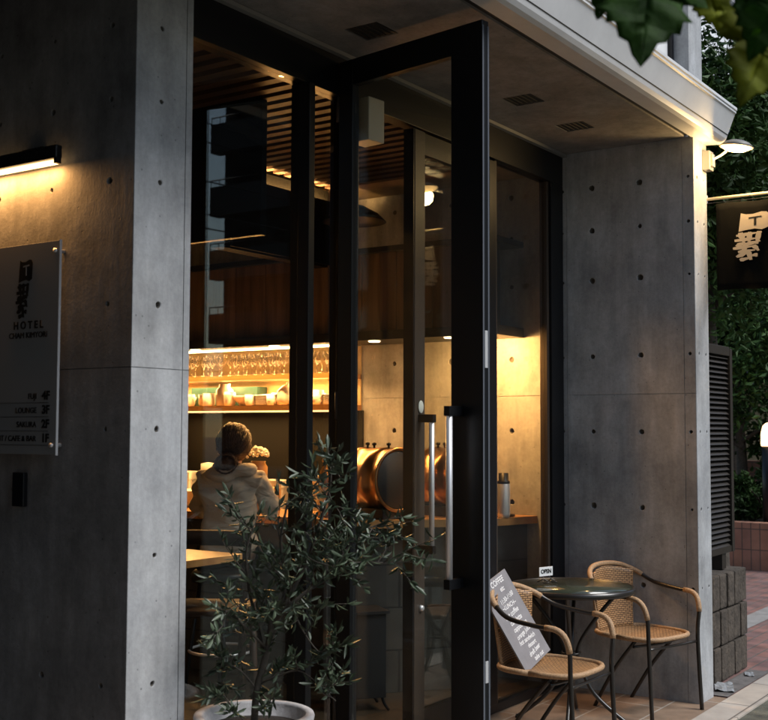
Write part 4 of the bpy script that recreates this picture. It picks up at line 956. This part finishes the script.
tree('evergreen_tree', (16.0, 5.0, 0), 8, (2.3, 2.2, 2.3), 34000, .13, 'taller evergreen tree behind the others, its crown against the pale building', seed=5, ch=4.55)
tree('evergreen_tree', (14.4, 4.4, 0), 5, (1.4, 1.3, 1.5), 14000, .10, 'lower evergreen tree behind the black banner', seed=8, ch=2.9)
def shrub(loc, rad, n, size, label, seed):
    t_ = thing('shrub', loc, label, 'shrub'); bm = bmesh.new()
    for k in range(5): tube(bm, [(0, 0, 0), (random.uniform(-.3, .3)*rad[0], random.uniform(-.3, .3)*rad[1], rad[2]*.8), (random.uniform(-.6, .6)*rad[0], random.uniform(-.6, .6)*rad[1], rad[2]*1.4)], .015, 6, 3, taper=.004)
    new_obj('stems', bm, M_bark, t_); bm = bmesh.new(); leafmass(bm, (0, 0, rad[2]), rad, n, size, random.Random(seed)); new_obj('foliage', bm, M_tree, t_)
shrub((13.95, 4.15, .45), (.5, .55, .30), 3500, .08, 'low leafy shrub in the planter under the bollard light', 11)
shrub((14.6, 4.0, .45), (.45, .38, .75), 4500, .09, 'tall bright-leaved shrub behind the bollard light', 12)
# pale building far behind
PB = thing('pale_apartment_building', (22, 10.5, 0), 'pale grey apartment building with a projecting ledge above the trees at top right', 'building')
new_obj('wall', B(0, 26, 0, 12, 0, 30), mat('pale render', (.78, .80, .84), .7, var=.04, vs=.5), PB)
for k in range(6): new_obj('balcony_ledge', B(0, 26, -.5, -.001, 5.2+k*2.9, 5.7+k*2.9), mat('grey ledge', (.42, .43, .47), .7), PB)
# ------------------------------------------------------------------ plane tree with leaves over the camera
CP = Vector((0, 0, 1.55))
def cpt(x, y, t): return CP + (fw + r2*((x-384)/F) + u2*((360-y)/F))*t
M_pl = mat('plane tree leaf', (.020, .065, .009), .5, var=.4, vs=14, bump=.2, bs=60, col2=(.04, .10, .014))
M_pl2 = mat('yellowing plane tree leaf', (.15, .18, .015), .5, var=.35, vs=14, bump=.2, bs=60, col2=(.22, .25, .02))
for mm in (M_pl, M_pl2):
    n_ = mm.node_tree; tr = n_.nodes.new('ShaderNodeBsdfTranslucent'); mx_ = n_.nodes.new('ShaderNodeMixShader'); mx_.inputs[0].default_value = .45
    src = n_.nodes['Principled BSDF'].inputs['Base Color'].links[0].from_socket; hs = n_.nodes.new('ShaderNodeHueSaturation'); hs.inputs['Value'].default_value = 2.2; hs.inputs['Saturation'].default_value = 1.15
    n_.links.new(src, hs.inputs['Color']); n_.links.new(hs.outputs[0], tr.inputs[0]); n_.links.new(n_.nodes['Principled BSDF'].outputs[0], mx_.inputs[1]); n_.links.new(tr.outputs[0], mx_.inputs[2]); n_.links.new(mx_.outputs[0], n_.nodes['Material Output'].inputs[0])
    b_ = mm.node_tree.nodes['Principled BSDF']; b_.inputs['Transmission Weight'].default_value = .0; b_.inputs['Specular IOR Level'].default_value = .15; b_.inputs['Roughness'].default_value = .65
half = [(0, 0), (.10, -.06), (.24, -.10), (.30, -.02), (.42, .02), (.52, .10), (.47, .16), (.56, .26), (.46, .30), (.50, .40), (.38, .38), (.28, .38), (.30, .47), (.38, .56), (.30, .60), (.30, .70), (.22, .70), (.18, .80), (.11, .84), (.07, .94), (0, 1.05)]
def bigleaf(tip, base, size_w, mtl, par, roll=0.0, seed=0):
    rr = random.Random(seed); base = Vector(base); tip = Vector(tip); L = (tip-base).length/1.05; ay = (tip-base).normalized()
    nn = (-fw + r2*math.sin(roll)*.9 + u2*.35).normalized(); ax = ay.cross(nn).normalized(); nn = ax.cross(ay)
    bm = bmesh.new(); jit = [rr.uniform(-.02, .02) for _ in half]
    rows = []
    for side in (1, -1):
        prev = None; pts = []
        for k, (u, v) in enumerate(half):
            u2_ = u*size_w*(1+jit[k]*2); 
            pts.append((u2_*side, v+jit[(k*3+side) % len(jit)]*.5))
        ctr = [(0, v) for u, v in half]
        NV = 5
        grid = []
        for (u, v) in pts:
            line = []
            for q in range(NV+1):
                f = q/NV; uu = u*f; v0 = max(0, min(1.05, .12 + v*.78 if v < 1 else v)); vv = v0 + (v-v0)*f
                z = -.10*abs(uu)*abs(uu)*2 - .10*(vv-.4)**2 + .02*math.sin(vv*18+uu*9) - .05*abs(uu)
                line.append(bm.verts.new(base + ax*uu*L + ay*vv*L + nn*z*L))
            grid.append(line)
        for a_, b_ in zip(grid, grid[1:]):
            for q in range(NV):
                try:
                    f = bm.faces.new((a_[q], a_[q+1], b_[q+1], b_[q])); f.smooth = True
                except ValueError: pass
    bmesh.ops.remove_doubles(bm, verts=bm.verts, dist=.0004*L/.15)
    o = new_obj('leaf', bm, mtl); o.parent = par; o.matrix_parent_inverse = Matrix.Translation(-par.location)
    md = o.modifiers.new('s', 'SOLIDIFY'); md.thickness = .0006
    return o
tl = cpt(1250, 420, 2.6); 
SLV = thing('plane_tree', (tl.x, tl.y, 0), 'street plane tree whose lobed green and yellowing leaves hang into the top right corner', 'tree')
invT = Matrix.Translation(-SLV.location)
bk = lambda nm, bm: (lambda o: (setattr(o, 'parent', SLV), setattr(o, 'matrix_parent_inverse', invT)))(new_obj(nm, bm, M_bark))
bk('trunk', T([(tl.x, tl.y, 0), (tl.x+.05, tl.y, 1.2), (tl.x, tl.y+.04, 2.4), (tl.x+.1, tl.y, 4.6)], .13, 14, 6, taper=.07))
bk('branch', T([(tl.x, tl.y, 2.2), cpt(1000, -60, 2.4), cpt(780, -60, 2.2), cpt(640, -75, 2.1), cpt(560, -90, 2.1)], .03, 8, 6, taper=.006))
LV_ = [((642, 64, 2.05), (650, -48, 2.12), 1.05, 0, .1), ((722, 34, 2.10), (702, -30, 2.15), .75, 1, -.3), ((598, 19, 2.12), (612, -30, 2.16), 1.0, 0, .4), ((683, 12, 2.2), (655, -70, 2.2), 1.1, 0, .2),
       ((741, 106, 1.95), (776, 18, 1.98), 1.0, 1, .3), ((748, 62, 1.92), (785, -28, 1.9), 1.0, 0, -.2), ((764, 56, 1.94), (768, -48, 1.92), 1.0, 0, .2), ((742, 22, 2.02), (752, -52, 2.0), .9, 0, .5), ((790, 130, 2.0), (800, 40, 2.0), 1.0, 0, .2), ((620, 8, 2.3), (600, -60, 2.3), 1.0, 0, .2), ((715, 6, 2.3), (735, -70, 2.3), 1.1, 0, .1), ((770, 90, 2.08), (815, 20, 2.05), 1, 0, 0)]
for k, (a, b, sw, mi, ro) in enumerate(LV_):
    bigleaf(cpt(*a), cpt(*b), sw, (M_pl, M_pl2)[mi], SLV, ro, k)
    p0 = cpt(*b); p1 = cpt(b[0]+8, -70 if b[1] > -60 else b[1]-20, b[2])
    bk('petiole', T([p0, (p0+p1)/2 + u2*.004, p1], .0018, 5, 3))

# ------------------------------------------------------------------ what stands across the street (seen in the glass), plus an added light blocker
AP = thing('balcony_apartment_block', (38.3, -28.6, 0), 'dark apartment block with stacked balconies mirrored in the left window', 'building')
M_dk = mat('dark grey render', (.03, .032, .036), .7, var=.15)
M_dk2 = mat('grey balcony render', (.08, .085, .09), .7, var=.1)
new_obj('wall', B(0, 12, 0, 12, 0, 30), M_dk, AP)
for k in range(9):
    z = 2.6+k*2.85
    b_ = new_obj('balcony', box(B(-.62, -.001, -.32, 5.4, z-.1, z+.05), -.62, -.54, -.32, 5.4, z+.05, z+1.2), M_dk2, AP)
    bm = bmesh.new(); tube(bm, [(-.58, -.3, z+1.5), (-.58, 5.3, z+1.5)], .03, 6, 1)
    for q in range(12): tube(bm, [(-.58, -.3+q*.5, z+1.15), (-.58, -.3+q*.5, z+1.5)], .02, 5, 1)
    new_obj('railing', bm, M_black, b_)
    for q in range(2): new_obj('window', B(-.03, -.0015, .6+q*2.4, 2.2+q*2.4, z+.05, z+2.1), M_black, AP)
def block(name, loc, sx, sy, h, label, face='X'):
    t_ = thing(name, loc, label, 'building'); new_obj('wall', B(0, sx, 0, sy, 0, h), M_dk, t_)
    for fl in range(int(h/3)):
        for q in range(int((sy if face == 'X' else sx)/3)):
            a = .8+q*3
            bm = B(-.04, -.002, a, a+1.5, 1+fl*3, 2.4+fl*3) if face == 'X' else B(a, a+1.5, sy+.002, sy+.04, 1+fl*3, 2.4+fl*3)
            new_obj('window', bm, M_black, t_)
block('office_block', (24, -42, 0), 12.2, 13.9, 30, 'plain dark office block left of the balcony block across the street', 'Y')
block('corner_block', (58, -16, 0), 10, 15, 16, 'long low dark building far down the street on the opposite side')
block('side_light_blocker', (-9.5, -5.0, 0), 7.3, 20, 16, 'added dark block left of the camera that keeps light off the side wall', 'Y')  # added out of view to block light from the left
for k, (x, y) in enumerate(((-12, -13.9), (47, -13.9))):
    t_ = thing('utility_pole', (x, y, 0), ('concrete utility pole carrying cables far up the street', 'concrete utility pole carrying cables far down the street')[k], 'utility pole')
    new_obj('pole', T([(0, 0, 0), (0, 0, 10.5)], .16, 10, 1, taper=.1), M_dk2, t_); new_obj('cross_arm', B(-.06, .06, -.9, .9, 9.4, 9.5), M_black, t_)
for k, (z, y) in enumerate(((9.6, -13.9), (8.9, -13.3), (8.1, -13.9), (7.0, -14.4), (7.25, -13.9))):
    o = new_obj('power_cable', T([(-12, y, z+.5), (17, y, z-.25), (47, y, z+.5)], .018, 5, 8), M_black); tag(o, 'black overhead cable strung between the utility poles across the street', 'cable', 'overhead cables across the street')
tree('street_tree', (19.5, -5.0, 0), 6, (2.0, 1.7, 1.8), 7000, .2, 'leafy street tree at the kerb further down the street', seed=31, ch=3.3)
tree('street_tree', (5.0, -9.5, 0), 7, (2.3, 2.0, 2.0), 6000, .22, 'leafy street tree across the road facing the entrance', seed=33, ch=4.2)
